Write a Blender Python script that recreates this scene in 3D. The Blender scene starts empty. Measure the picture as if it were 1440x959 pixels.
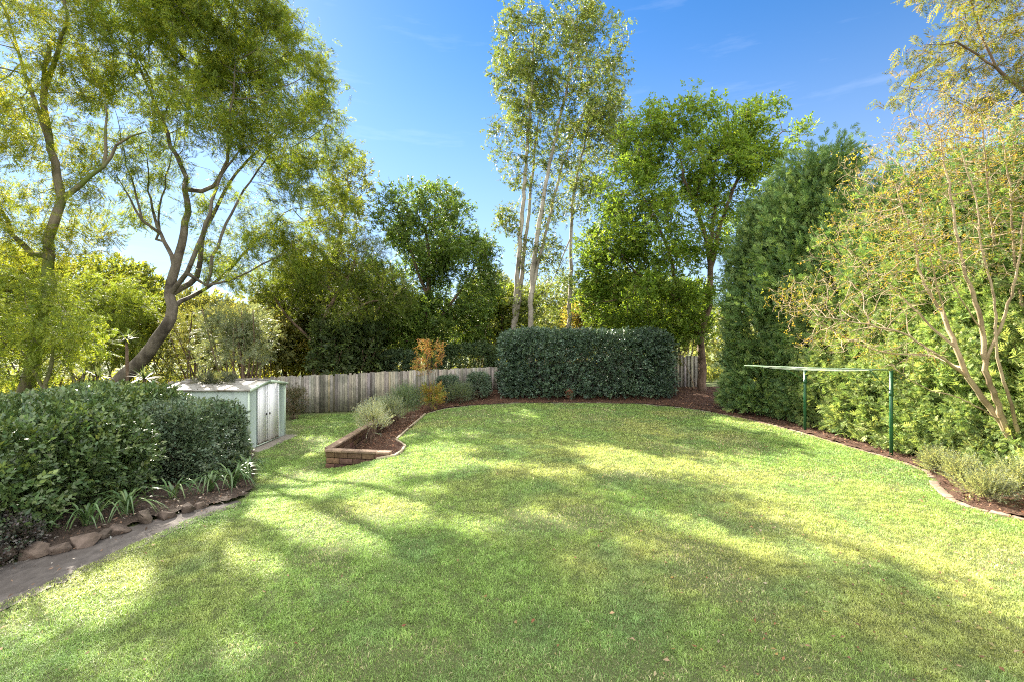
import bpy, bmesh, math, random
import numpy as np

# ------------------------------------------------------------------ basics
scene = bpy.context.scene
COL = scene.collection
F, CX, HY, CAMZ = 680.0, 720.0, 477.0, 2.5      # photo focal length (px), centre column, horizon row, eye height

def P(x, y, d):
    """photo pixel at depth d (metres) -> world point"""
    return np.array([(x - CX) / F * d, d, CAMZ - (y - HY) / F * d])

def R_(seed): return np.random.default_rng(seed)

def sstep(a, b, x):
    t = np.clip((np.asarray(x, float) - a) / (b - a), 0, 1)
    return t * t * (3 - 2 * t)

def _h(ix, iy, iz, s):
    n = (ix * 374761393 + iy * 668265263 + iz * 2147483647 + s * 1274126177) & 0xFFFFFFFF
    n = ((n ^ (n >> 13)) * 1274126177) & 0xFFFFFFFF
    n = n ^ (n >> 16)
    return (n & 0xFFFF) / 65535.0

def vnoise(p, s=0):
    """value noise 0..1 for (n,3) points"""
    p = np.asarray(p, float)
    i = np.floor(p).astype(np.int64); f = p - i; f = f * f * (3 - 2 * f)
    out = 0
    for dx in (0, 1):
        for dy in (0, 1):
            for dz in (0, 1):
                w = (f[:, 0] if dx else 1 - f[:, 0]) * (f[:, 1] if dy else 1 - f[:, 1]) * (f[:, 2] if dz else 1 - f[:, 2])
                out = out + w * _h(i[:, 0] + dx, i[:, 1] + dy, i[:, 2] + dz, s)
    return out

def fbm(p, s=0, o=3):
    p = np.asarray(p, float); a, t, v = 1.0, 0.0, 0
    for k in range(o):
        v = v + a * vnoise(p * 2 ** k, s + k * 7); t += a; a *= .5
    return v / t

def xy3(x, y): return np.stack([np.asarray(x, float), np.asarray(y, float), np.zeros_like(np.asarray(x, float))], -1)

def ground(x, y):
    """terrain height: upper lawn at 0, the lawn by the shed a step lower, a mound under the back beds"""
    shp = np.shape(x); x = np.atleast_1d(np.asarray(x, float)); y = np.atleast_1d(np.asarray(y, float))
    z = -0.33 * sstep(-2.3, -4.1, x) * sstep(6.5, 10.6, y)
    z = z + 0.28 * sstep(18.3, 21.0, y) * sstep(-7.5, -1.0, x)
    z = z - 1.0 * sstep(23, 40, y)
    z = z + 0.05 * (fbm(xy3(x * .35, y * .35), 3, 2) - .5)
    return z.reshape(shp)

# ------------------------------------------------------------------ object helpers
def tag(o, label=None, cat=None, group=None, kind=None):
    if label: o['label'] = label
    if cat: o['category'] = cat
    if group: o['group'] = group
    if kind: o['kind'] = kind
    return o

def empty(name, loc, label=None, cat=None, group=None):
    o = bpy.data.objects.new(name, None); COL.objects.link(o)
    o.location = tuple(float(v) for v in loc); o.empty_display_size = .2
    return tag(o, label, cat, group)

def mobj(name, V, faces, mat, parent=None, col=None, smooth=False, origin=None):
    """faces: list of int arrays (n,k)"""
    V = np.asarray(V, np.float32)
    if origin is not None: V = V - np.asarray(origin, np.float32)
    me = bpy.data.meshes.new(name)
    if not isinstance(faces, list): faces = [faces]
    faces = [np.asarray(f, np.int32) for f in faces if len(f)]
    loops = np.concatenate([f.ravel() for f in faces])
    sizes = np.concatenate([np.full(len(f), f.shape[1], np.int32) for f in faces])
    starts = np.concatenate([[0], np.cumsum(sizes)[:-1]]).astype(np.int32)
    me.vertices.add(len(V)); me.vertices.foreach_set('co', np.ascontiguousarray(V).ravel())
    me.loops.add(len(loops)); me.loops.foreach_set('vertex_index', loops)
    me.polygons.add(len(sizes)); me.polygons.foreach_set('loop_start', starts)
    me.polygons.foreach_set('loop_total', sizes)
    if smooth: me.polygons.foreach_set('use_smooth', np.ones(len(sizes), bool))
    if col is not None:
        a = me.attributes.new('col', 'FLOAT_COLOR', 'POINT')
        c = np.ones((len(V), 4), np.float32); c[:, :3] = col
        a.data.foreach_set('color', c.ravel())
    me.update(calc_edges=True)
    me.materials.append(mat)
    o = bpy.data.objects.new(name, me); COL.objects.link(o)
    if parent is not None: o.parent = parent
    return o

def boxes(items):
    """items: (centre, half, rotz, tint) -> V, F, C"""
    base = np.array([[-1,-1,-1],[1,-1,-1],[1,1,-1],[-1,1,-1],[-1,-1,1],[1,-1,1],[1,1,1],[-1,1,1]], float)
    fq = np.array([[0,3,2,1],[4,5,6,7],[0,1,5,4],[1,2,6,5],[2,3,7,6],[3,0,4,7]])
    V, Fq, C = [], [], []
    for k, (c, h, rz, t) in enumerate(items):
        v = base * np.asarray(h, float)
        ca, sa = math.cos(rz), math.sin(rz)
        v = np.stack([v[:,0]*ca - v[:,1]*sa, v[:,0]*sa + v[:,1]*ca, v[:,2]], -1) + np.asarray(c, float)
        V.append(v); Fq.append(fq + 8 * k); C.append(np.tile(np.asarray(t, float), (8, 1)))
    return np.concatenate(V), np.concatenate(Fq), np.concatenate(C)

def bevel(o, w=.006, seg=2):
    m = o.modifiers.new('bevel', 'BEVEL'); m.width = w; m.segments = seg; m.limit_method = 'ANGLE'
    return o

def catmull(pts, step):
    pts = np.asarray(pts, float)
    if len(pts) == 2:
        n = max(2, int(np.linalg.norm(pts[1] - pts[0]) / step) + 1)
        t = np.linspace(0, 1, n)[:, None]
        return pts[0] * (1 - t) + pts[1] * t
    q = np.concatenate([[2 * pts[0] - pts[1]], pts, [2 * pts[-1] - pts[-2]]])
    out = []
    for i in range(1, len(q) - 2):
        a, b, c, d = q[i-1], q[i], q[i+1], q[i+2]
        n = max(1, int(np.linalg.norm(c - b) / step))
        for k in range(n):
            t = k / n
            out.append(.5 * ((2*b) + (-a + c)*t + (2*a - 5*b + 4*c - d)*t*t + (-a + 3*b - 3*c + d)*t**3))
    out.append(pts[-1])
    return np.array(out)

def nrm(v): return v / np.maximum(np.linalg.norm(v, axis=-1, keepdims=True), 1e-9)

def ring_frames(T):
    ref = np.where(np.abs(T[:, 2:3]) > .9, np.array([[1., .2, 0]]), np.array([[.1, .15, 1.]]))
    a = nrm(np.cross(T, ref)); b = np.cross(T, a)
    return a, b

def tube(pts, radii, n=8, cap=True):
    pts = np.asarray(pts, float); m = len(pts); radii = np.broadcast_to(np.asarray(radii, float), (m,))
    T = nrm(np.gradient(pts, axis=0))
    a = np.zeros((m, 3)); a0 = ring_frames(T[:1])[0][0]
    for i in range(m):
        a0 = a0 - T[i] * a0.dot(T[i]); a0 = a0 / np.linalg.norm(a0); a[i] = a0
    b = np.cross(T, a)
    th = np.arange(n) / n * 2 * np.pi
    V = pts[:, None] + radii[:, None, None] * (np.cos(th)[None, :, None] * a[:, None] + np.sin(th)[None, :, None] * b[:, None])
    V = V.reshape(-1, 3)
    i = np.arange(m - 1)[:, None] * n; j = np.arange(n)[None]; jn = (j + 1) % n
    Fq = np.stack([i + j, i + jn, i + n + jn, i + n + j], -1).reshape(-1, 4)
    faces = [Fq]
    if cap: faces += [np.arange(n)[None, ::-1], (np.arange(n) + (m - 1) * n)[None]]
    return V, faces

def join(parts):
    """parts: list of (V, [faces]) -> V, faces"""
    V, fs, off = [], [], 0
    for v, f in parts:
        V.append(v); fs += [np.asarray(x) + off for x in f]; off += len(v)
    return np.concatenate(V), fs

def inpoly(x, y, poly):
    x = np.asarray(x); y = np.asarray(y); r = np.zeros(x.shape, bool); n = len(poly)
    for i in range(n):
        x1, y1 = poly[i]; x2, y2 = poly[(i + 1) % n]
        c = ((y1 > y) != (y2 > y)) & (x < (x2 - x1) * (y - y1) / ((y2 - y1) if y2 != y1 else 1e-9) + x1)
        r ^= c
    return r

# ------------------------------------------------------------------ materials
def mat(name):
    m = bpy.data.materials.new(name); m.use_nodes = True
    nt = m.node_tree; nt.nodes.clear()
    out = nt.nodes.new('ShaderNodeOutputMaterial')
    return m, nt, out

def N(nt, t, **kw):
    n = nt.nodes.new(t)
    for k, v in kw.items():
        if k.startswith('i_'): n.inputs[k[2:].replace('_', ' ')].default_value = v
        else: setattr(n, k, v)
    return n

def noise(nt, scale, detail=4, rough=.55, coord='Object', vec=None, stretch=None):
    tc = N(nt, 'ShaderNodeTexCoord')
    src = tc.outputs[coord] if vec is None else vec
    if stretch:
        mp = N(nt, 'ShaderNodeMapping'); mp.inputs['Scale'].default_value = stretch
        nt.links.new(src, mp.inputs[0]); src = mp.outputs[0]
    n = N(nt, 'ShaderNodeTexNoise'); n.inputs['Scale'].default_value = scale
    n.inputs['Detail'].default_value = detail; n.inputs['Roughness'].default_value = rough
    nt.links.new(src, n.inputs['Vector'])
    return n.outputs['Fac']

def ramp(nt, fac, stops):
    r = N(nt, 'ShaderNodeValToRGB')
    e = r.color_ramp.elements
    while len(e) > 1: e.remove(e[-1])
    for i, (p, c) in enumerate(stops):
        el = e[0] if i == 0 else e.new(p)
        el.position = p; el.color = (*c, 1) if len(c) == 3 else c
    nt.links.new(fac, r.inputs[0])
    return r.outputs[0]

def mixc(nt, a, b, fac, mode='MIX'):
    m = N(nt, 'ShaderNodeMix', data_type='RGBA', blend_type=mode)
    for s, v in ((m.inputs[6], a), (m.inputs[7], b), (m.inputs[0], fac)):
        if hasattr(v, 'links') or isinstance(v, bpy.types.NodeSocket): nt.links.new(v, s)
        else: s.default_value = (*v, 1) if isinstance(v, tuple) and len(v) == 3 else v
    return m.outputs[2]

def bump(nt, h, strength, dist):
    b = N(nt, 'ShaderNodeBump'); b.inputs['Strength'].default_value = strength; b.inputs['Distance'].default_value = dist
    nt.links.new(h, b.inputs['Height'])
    return b.outputs[0]

def leaf_mat(name, trans=.4, rough=.45, spec=.35, warm=(1.15, 1.1, .55), gain=1.):
    """reads the per-leaf colour; light passes through the blade"""
    m, nt, out = mat(name)
    at = N(nt, 'ShaderNodeAttribute', attribute_name='col')
    p = N(nt, 'ShaderNodeBsdfPrincipled'); p.inputs['Roughness'].default_value = rough
    p.inputs['Specular IOR Level'].default_value = spec
    base = mixc(nt, at.outputs['Color'], (gain,) * 3, 1.0, 'MULTIPLY')
    nt.links.new(base, p.inputs['Base Color'])
    t = N(nt, 'ShaderNodeBsdfTranslucent')
    nt.links.new(mixc(nt, base, warm, 1.0, 'MULTIPLY'), t.inputs['Color'])
    mx = N(nt, 'ShaderNodeMixShader'); mx.inputs[0].default_value = trans
    nt.links.new(p.outputs[0], mx.inputs[1]); nt.links.new(t.outputs[0], mx.inputs[2])
    nt.links.new(mx.outputs[0], out.inputs[0])
    return m

def bark_mat(name, c1, c2, scale=6, stretch=(1, 1, .25), b=.6, moss=None):
    m, nt, out = mat(name)
    n1 = noise(nt, scale, 6, .65, stretch=stretch); n2 = noise(nt, scale * .35, 3)
    c = ramp(nt, n1, [(.3, c1), (.7, c2)])
    c = mixc(nt, c, tuple(v * .6 for v in c1), ramp(nt, n2, [(.5, (0, 0, 0)), (.7, (1, 1, 1))]))
    if moss:
        c = mixc(nt, c, moss, ramp(nt, noise(nt, scale * .22, 4), [(.45, (0, 0, 0)), (.6, (1, 1, 1))]))
    p = N(nt, 'ShaderNodeBsdfPrincipled'); p.inputs['Roughness'].default_value = .85; p.inputs['Specular IOR Level'].default_value = .2
    nt.links.new(c, p.inputs['Base Color']); nt.links.new(bump(nt, n1, b, .03), p.inputs['Normal'])
    nt.links.new(p.outputs[0], out.inputs[0])
    return m

def rough_mat(name, c1, c2, scale=8, detail=6, rough=.9, b=.4, dist=.01, c3=None, attr=False, stretch=None, spec=.25):
    m, nt, out = mat(name)
    n1 = noise(nt, scale, detail, .6, stretch=stretch)
    c = ramp(nt, n1, [(.3, c1), (.7, c2)])
    if c3: c = mixc(nt, c, c3, ramp(nt, noise(nt, scale * .23, 5, .7), [(.48, (0, 0, 0)), (.62, (1, 1, 1))]))
    if attr:
        at = N(nt, 'ShaderNodeAttribute', attribute_name='col')
        c = mixc(nt, c, at.outputs['Color'], 1.0, 'MULTIPLY')
    p = N(nt, 'ShaderNodeBsdfPrincipled'); p.inputs['Roughness'].default_value = rough; p.inputs['Specular IOR Level'].default_value = spec
    nt.links.new(c, p.inputs['Base Color']); nt.links.new(bump(nt, n1, b, dist), p.inputs['Normal'])
    nt.links.new(p.outputs[0], out.inputs[0])
    return m

def attr_mat(name, rough=.8, spec=.2):
    m, nt, out = mat(name)
    at = N(nt, 'ShaderNodeAttribute', attribute_name='col')
    p = N(nt, 'ShaderNodeBsdfPrincipled'); p.inputs['Roughness'].default_value = rough; p.inputs['Specular IOR Level'].default_value = spec
    n1 = noise(nt, 60, 3)
    nt.links.new(mixc(nt, at.outputs['Color'], ramp(nt, n1, [(.3, (.75,)*3), (.7, (1.15,)*3)]), 1.0, 'MULTIPLY'), p.inputs['Base Color'])
    nt.links.new(p.outputs[0], out.inputs[0])
    return m

M = {}
M['leaf'] = leaf_mat('leaf', .48, gain=1.7)
M['leaf_thin'] = leaf_mat('leaf_thin', .55, .55, .25, (1.25, 1.15, .48), 1.65)
M['leaf_feather'] = leaf_mat('leaf_feather', .5, .6, .2, (1.2, 1.12, .5), 1.3)
M['leaf_gloss'] = leaf_mat('leaf_gloss', .15, .36, .5, gain=1.8)
M['leaf_conifer'] = leaf_mat('leaf_conifer', .32, .6, .25, (1.1, 1.1, .6), 2.9)
M['grass'] = leaf_mat('grass', .38, .5, .25, (1.12, 1.1, .68), 1.42)
M['litter'] = leaf_mat('litter', .15, .7, .2, (1, .9, .6))
M['bark_grey'] = bark_mat('bark_grey', (.09, .075, .06), (.22, .19, .16), 5)
M['bark_mossy'] = bark_mat('bark_mossy', (.09, .075, .05), (.20, .17, .12), 5, moss=(.10, .13, .03))
M['bark_pale'] = bark_mat('bark_pale', (.24, .21, .17), (.44, .40, .34), 4, (1, 1, .2), .3)
M['bark_brown'] = bark_mat('bark_brown', (.10, .065, .045), (.24, .17, .125), 7)
M['bark_tan'] = bark_mat('bark_tan', (.28, .205, .125), (.45, .36, .235), 5, (1, 1, .3), .25)
M['mulch'] = rough_mat('mulch', (.035, .018, .012), (.13, .07, .045), 40, 8, b=1, dist=.03)
M['soil'] = rough_mat('soil', (.03, .022, .016), (.09, .065, .05), 30, 8, b=1, dist=.02)
M['rock'] = rough_mat('rock', (.06, .052, .046), (.15, .13, .112), 9, 8, b=.9, dist=.03, c3=(.15, .13, .115), attr=True)
M['slate_path'] = rough_mat('slate_path', (.075, .066, .06), (.155, .137, .125), 7, 9, b=.5, dist=.008, c3=(.09, .078, .07), stretch=(1.3, .8, 1))
M['chips'] = attr_mat('chips', .85)
M['brick'] = rough_mat('brick', (.55, .5, .45), (1.1, 1.05, 1), 25, 6, b=.6, dist=.008, attr=True, c3=(.55, .52, .5))
M['wood'] = rough_mat('wood', (.5, .48, .45), (1.25, 1.2, 1.1), 9, 7, b=.5, dist=.006, attr=True, c3=(.55, .55, .5), stretch=(7, 7, .5))
M['timber'] = rough_mat('timber', (.30, .25, .16), (.5, .43, .30), 12, 6, b=.4, dist=.005)
M['pavers'] = rough_mat('pavers', (.6, .55, .5), (1.1, 1.0, .95), 18, 6, b=.5, dist=.006, attr=True)

# ------------------------------------------------------------------ foliage templates: (k, n, 3) vertices + quads
def leaf_quad(base, d, up, L, W, fold=.15):
    s = np.cross(d, up); s /= np.linalg.norm(s) + 1e-9; u = np.cross(s, d)
    return [base, base + d * L * .45 + s * W * .5 + u * W * fold, base + d * L - u * L * .08, base + d * L * .45 - s * W * .5 + u * W * fold]

def T_broad(n=8, L=.09, W=.045, twig=.22, seed=0, k=6, ang=.9, up=.35):
    out = []
    for q in range(k):
        r = R_(seed * 31 + q); v = []
        for i in range(n):
            t = (i + .6) / n; a = ang * (1 - .6 * t) * (1 if i % 2 else -1) + r.normal(0, .3)
            d = np.array([math.sin(a), math.cos(a), r.normal(up * .3, .35)]); d /= np.linalg.norm(d)
            u = np.array([r.normal(0, .45), r.normal(0, .35), 1.]); u /= np.linalg.norm(u)
            b = np.array([r.normal(0, .012), twig * t, r.normal(0, .012)])
            v += leaf_quad(b, d, u, L * r.uniform(.75, 1.2), W * r.uniform(.8, 1.15))
        out.append(v)
    out = np.array(out)
    return out, np.arange(out.shape[1]).reshape(-1, 4)

def T_frond(pairs=9, L=.36, pin=.14, w=.020, seed=0, k=5, droop=.25):
    """feathery bipinnate leaf: narrow pinnae on a drooping midrib"""
    out = []
    for q in range(k):
        r = R_(seed * 17 + q); v = []
        for i in range(pairs):
            t = (i + .8) / pairs
            b = np.array([0, L * t, -droop * L * t * t])
            l = pin * math.sin(math.pi * (.18 + .72 * t)) * r.uniform(.85, 1.15)
            for s in (-1, 1):
                d = np.array([s * .85, .55, -.25 + r.normal(0, .15)]); d /= np.linalg.norm(d)
                u = np.array([r.normal(0, .25), r.normal(0, .25), 1.])
                v += leaf_quad(b, d, u / np.linalg.norm(u), l, w * r.uniform(.8, 1.2), .0)
        out.append(v)
    out = np.array(out)
    return out, np.arange(out.shape[1]).reshape(-1, 4)

def T_cypress(L=.22, seed=0, k=6, n=6, w=.018):
    out = []
    for q in range(k):
        r = R_(seed * 13 + q); v = []
        z = np.array([0, 0, 1.])
        v += leaf_quad(np.zeros(3), np.array([0, 1., 0]), z, L, w * 1.2, .05)
        for i in range(n):
            t = (i + .4) / n
            for s in (-1, 1):
                a = s * r.uniform(.55, .85)
                d = np.array([math.sin(a), math.cos(a), r.normal(0, .18)]); d /= np.linalg.norm(d)
                u = np.array([r.normal(0, .5), 0, 1.]); u /= np.linalg.norm(u)
                v += leaf_quad(np.array([0, L * t * .85, 0]), d, u, L * .55 * (1 - t * .6) * r.uniform(.8, 1.2), w * r.uniform(.8, 1.3), .05)
        out.append(v)
    out = np.array(out)
    return out, np.arange(out.shape[1]).reshape(-1, 4)

def T_needle(n=14, L=.035, w=.006, twig=.2, seed=0, k=5):
    out = []
    for q in range(k):
        r = R_(seed * 19 + q); v = []
        v += leaf_quad(np.zeros(3), np.array([0, 1., 0]), np.array([0, 0, 1.]), twig, .006, 0)
        for i in range(n):
            t = (i + .5) / n; a = r.uniform(0, 2 * math.pi)
            d = np.array([math.cos(a) * .7, .75, math.sin(a) * .7]); d /= np.linalg.norm(d)
            u = np.array([-math.sin(a), .1, math.cos(a)])
            v += leaf_quad(np.array([0, twig * t, 0]), d, u, L * r.uniform(.7, 1.2), w, 0)
        out.append(v)
    out = np.array(out)
    return out, np.arange(out.shape[1]).reshape(-1, 4)

def frames(fwd, up):
    y = nrm(fwd); x = nrm(np.cross(y, up)); z = np.cross(x, y)
    return np.stack([x, y, z], -1)       # columns

def bake(tpl, pos, fwd, up, scale, colr, rng, jit=.18):
    """place template sprays; colr (m,3); per-leaf value jitter"""
    tv, tf = tpl; m = len(pos); k, n, _ = tv.shape
    Rm = frames(fwd, up)
    pick = rng.integers(0, k, m)
    L = tv[pick] * np.asarray(scale).reshape(-1, 1, 1)
    V = np.einsum('mij,mnj->mni', Rm, L) + pos[:, None]
    nl = n // 4
    c = colr[:, None, :] * (1 + rng.normal(0, jit, (m, nl, 1)))
    hue = rng.normal(0, jit * .35, (m, nl, 1))
    c = c * (1 + hue * np.array([1.2, .25, -.6]))
    c = np.repeat(np.clip(c, .003, .9), 4, axis=1)
    Fq = (tf[None] + (np.arange(m) * n)[:, None, None]).reshape(-1, 4)
    return V.reshape(-1, 3), Fq, c.reshape(-1, 3)

def rand_dirs(rng, n):
    return nrm(rng.normal(0, 1, (n, 3)))

def palette(rng, n, cols, w=None):
    cols = np.asarray(cols, float)
    i = rng.choice(len(cols), n, p=w); j = rng.choice(len(cols), n, p=w); t = rng.random((n, 1)) * .5
    return cols[i] * (1 - t) + cols[j] * t

# ------------------------------------------------------------------ trees by space colonisation
def blob_points(rng, blobs, n, clump=.45, cs=.7, seed=0, shell=0.5):
    """blobs in photo pixels: (x, y, rx, ry, d, rd); rd in metres"""
    c = np.array([P(b[0], b[1], b[4]) for b in blobs])
    r = np.array([[b[2] / F * b[4], b[5], b[3] / F * b[4]] for b in blobs])
    vol = r.prod(1) ** .85; out = []
    need = n * 3
    i = rng.choice(len(blobs), need, p=vol / vol.sum())
    u = rand_dirs(rng, need) * (rng.random((need, 1)) ** (1 / (3 + 3 * shell))) * rng.lognormal(0, .13, (need, 1))
    p = c[i] + u * r[i]
    f = vnoise(p / cs, seed)
    p = p[f > clump * .9]
    return p[:n]

def colonise(limbs, att, D, infl, kill, iters, rng, wob=.15, up=.05):
    pos, par, given = [], [], []
    for li, (pts, r0, r1) in enumerate(limbs):
        q = catmull(pts, D)
        q[1:-1] += rng.normal(0, D * .06, q[1:-1].shape)
        if li == 0: prev = -1; start = 0
        else:
            A = np.array(pos); prev = int(np.argmin(((A - q[0]) ** 2).sum(1))); start = 1
        for k in range(start, len(q)):
            pos.append(q[k]); par.append(prev); prev = len(pos) - 1
            given.append(r0 + (r1 - r0) * k / max(1, len(q) - 1))
    pos = np.array(pos); nlimb = len(pos)
    d2 = ((att[:, None] - pos[None]) ** 2).sum(-1)
    ni = d2.argmin(1); nd = np.sqrt(d2.min(1)); alive = nd > kill
    kids = {}
    poslist = [pos]; cnt = len(pos); par = list(par)
    allpos = pos
    for it in range(iters):
        act = np.where(alive & (nd < infl))[0]
        if len(act) == 0: break
        idx = ni[act]
        uq, inv = np.unique(idx, return_inverse=True)
        dirs = nrm(att[act] - allpos[idx])
        acc = np.zeros((len(uq), 3)); np.add.at(acc, inv, dirs)
        acc = nrm(nrm(acc) + rng.normal(0, wob, acc.shape) + np.array([0, 0, up]))
        new = allpos[uq] + acc * D
        keep = np.ones(len(uq), bool)
        for q, u in enumerate(uq):
            ks = kids.setdefault(int(u), [])
            if any(((k - new[q]) ** 2).sum() < (D * .45) ** 2 for k in ks) or len(ks) > 3:
                keep[q] = False
            else: ks.append(new[q])
        bad = ~keep[inv]
        alive[act[bad]] = False
        new = new[keep]; pu = uq[keep]
        if len(new) == 0: continue
        allpos = np.concatenate([allpos, new]); par += [int(v) for v in pu]
        dd = np.sqrt(((att[:, None] - new[None]) ** 2).sum(-1))
        j = dd.argmin(1); dm = dd.min(1); better = dm < nd
        ni[better] = cnt + j[better]; nd[better] = dm[better]
        alive &= nd > kill
        cnt += len(new)
    par = np.array(par); g = np.zeros(len(allpos)); g[:nlimb] = given
    return allpos, par, g, nlimb

def skeleton_mesh(pos, par, rad, nbig=9, nsmall=4, thr=.03):
    n = len(pos); main = np.full(n, -1)
    order = np.argsort(rad)
    for i in order:
        if par[i] >= 0: main[par[i]] = i
    T = np.zeros((n, 3))
    for i in range(n):
        if par[i] >= 0: T[i] += nrm(pos[i] - pos[par[i]])
        if main[i] >= 0: T[i] += nrm(pos[main[i]] - pos[i])
    T = nrm(T + 1e-6)
    # parallel-transported ring frames, so no ring twists against its neighbour
    fa = np.zeros((n, 3))
    for i in range(n):
        base = fa[par[i]] if par[i] >= 0 else np.array([1., .2, .1])
        v = base - T[i] * base.dot(T[i]); l = np.linalg.norm(v)
        if l < .2: v = np.cross(T[i], np.array([.3, 1., .2])); l = np.linalg.norm(v)
        fa[i] = v / l
    def fr(idx, TT):
        a = nrm(fa[idx] - TT * (fa[idx] * TT).sum(1, keepdims=True)); return a, np.cross(TT, a)
    e = np.where(par >= 0)[0]; p = par[e]
    is_main = main[p] == e
    r0 = np.where(is_main, rad[p], np.minimum(rad[p], rad[e] * 1.15)); r1 = rad[e]
    Tp = np.where(is_main[:, None], T[p], nrm(pos[e] - pos[p]))
    parts = []
    for ns, sel in ((nbig, r1 >= thr), (nsmall, r1 < thr)):
        if not sel.any(): continue
        a1, b1 = fr(e[sel], T[e[sel]]); a0, b0 = fr(np.where(is_main, p, e)[sel], Tp[sel])
        th = np.arange(ns) / ns * 2 * np.pi; c, s = np.cos(th)[None, :, None], np.sin(th)[None, :, None]
        A = pos[p[sel]][:, None] + r0[sel][:, None, None] * (c * a0[:, None] + s * b0[:, None])
        B = pos[e[sel]][:, None] + r1[sel][:, None, None] * (c * a1[:, None] + s * b1[:, None])
        V = np.concatenate([A, B], 1).reshape(-1, 3); m = sel.sum()
        j = np.arange(ns); jn = (j + 1) % ns
        f = np.stack([j, jn, ns + jn, ns + j], -1)
        parts.append((V, [(f[None] + (np.arange(m) * 2 * ns)[:, None, None]).reshape(-1, 4)]))
    return join(parts)

SUN_EL, SUN_AZ = math.radians(32), math.radians(-37)     # azimuth from +Y, negative = left
# where the lawn is sunlit in the photograph (pixel ellipses): the crowns are open along those sun rays
SUNNY = [(105, 842, 105, 34), (25, 880, 45, 30), (208, 838, 22, 24), (323, 790, 30, 11), (323, 757, 28, 9), (377, 800, 40, 12), (410, 692, 52, 18), (372, 722, 46, 11), (443, 748, 52, 22), (333, 925, 52, 24), (383, 848, 32, 8),
         (507, 673, 52, 18), (548, 708, 52, 18), (565, 731, 46, 11), (668, 738, 40, 11), (753, 724, 26, 11), (513, 764, 40, 14), (557, 788, 22, 6), (770, 952, 28, 9), (430, 652, 34, 12), (585, 655, 66, 14), (622, 632, 50, 9), (650, 608, 36, 6),
         (905, 652, 75, 11), (850, 636, 40, 7), (980, 740, 32, 9), (925, 727, 30, 7), (1090, 775, 46, 13), (1160, 782, 55, 12), (1020, 755, 40, 7), (1393, 835, 62, 14), (860, 598, 70, 5), (950, 586, 95, 4), (1040, 600, 60, 6), (440, 602, 36, 8), (425, 612, 22, 5), (690, 590, 40, 4),
         (480, 830, 45, 8), (440, 880, 40, 8), (150, 935, 45, 14), (610, 690, 26, 7), (700, 655, 40, 5), (790, 665, 36, 5)]
def sunlit_gap(p):
    sdx, sdy, sdz = math.sin(SUN_AZ) * math.cos(SUN_EL), math.cos(SUN_AZ) * math.cos(SUN_EL), math.sin(SUN_EL)
    t = p[:, 2] / sdz; gx = p[:, 0] - sdx * t; gy = p[:, 1] - sdy * t
    ok = gy > 2.2; gy = np.where(ok, gy, 2.2)
    px = CX + F * gx / gy; py = HY + F * CAMZ / gy
    r = np.zeros(len(p), bool); wob = .55 * (fbm(xy3(gx * 2.2, gy * 2.2), 91, 3) - .5) * 2
    for x, y, a, b in SUNNY:
        r |= ((px - x) / (a * 1.0)) ** 2 + ((py - y) / (b * 1.1)) ** 2 < 1 + wob
    r |= vnoise(xy3(gx * 1.1, gy * 1.1), 97) > .92
    return r & ok

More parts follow.
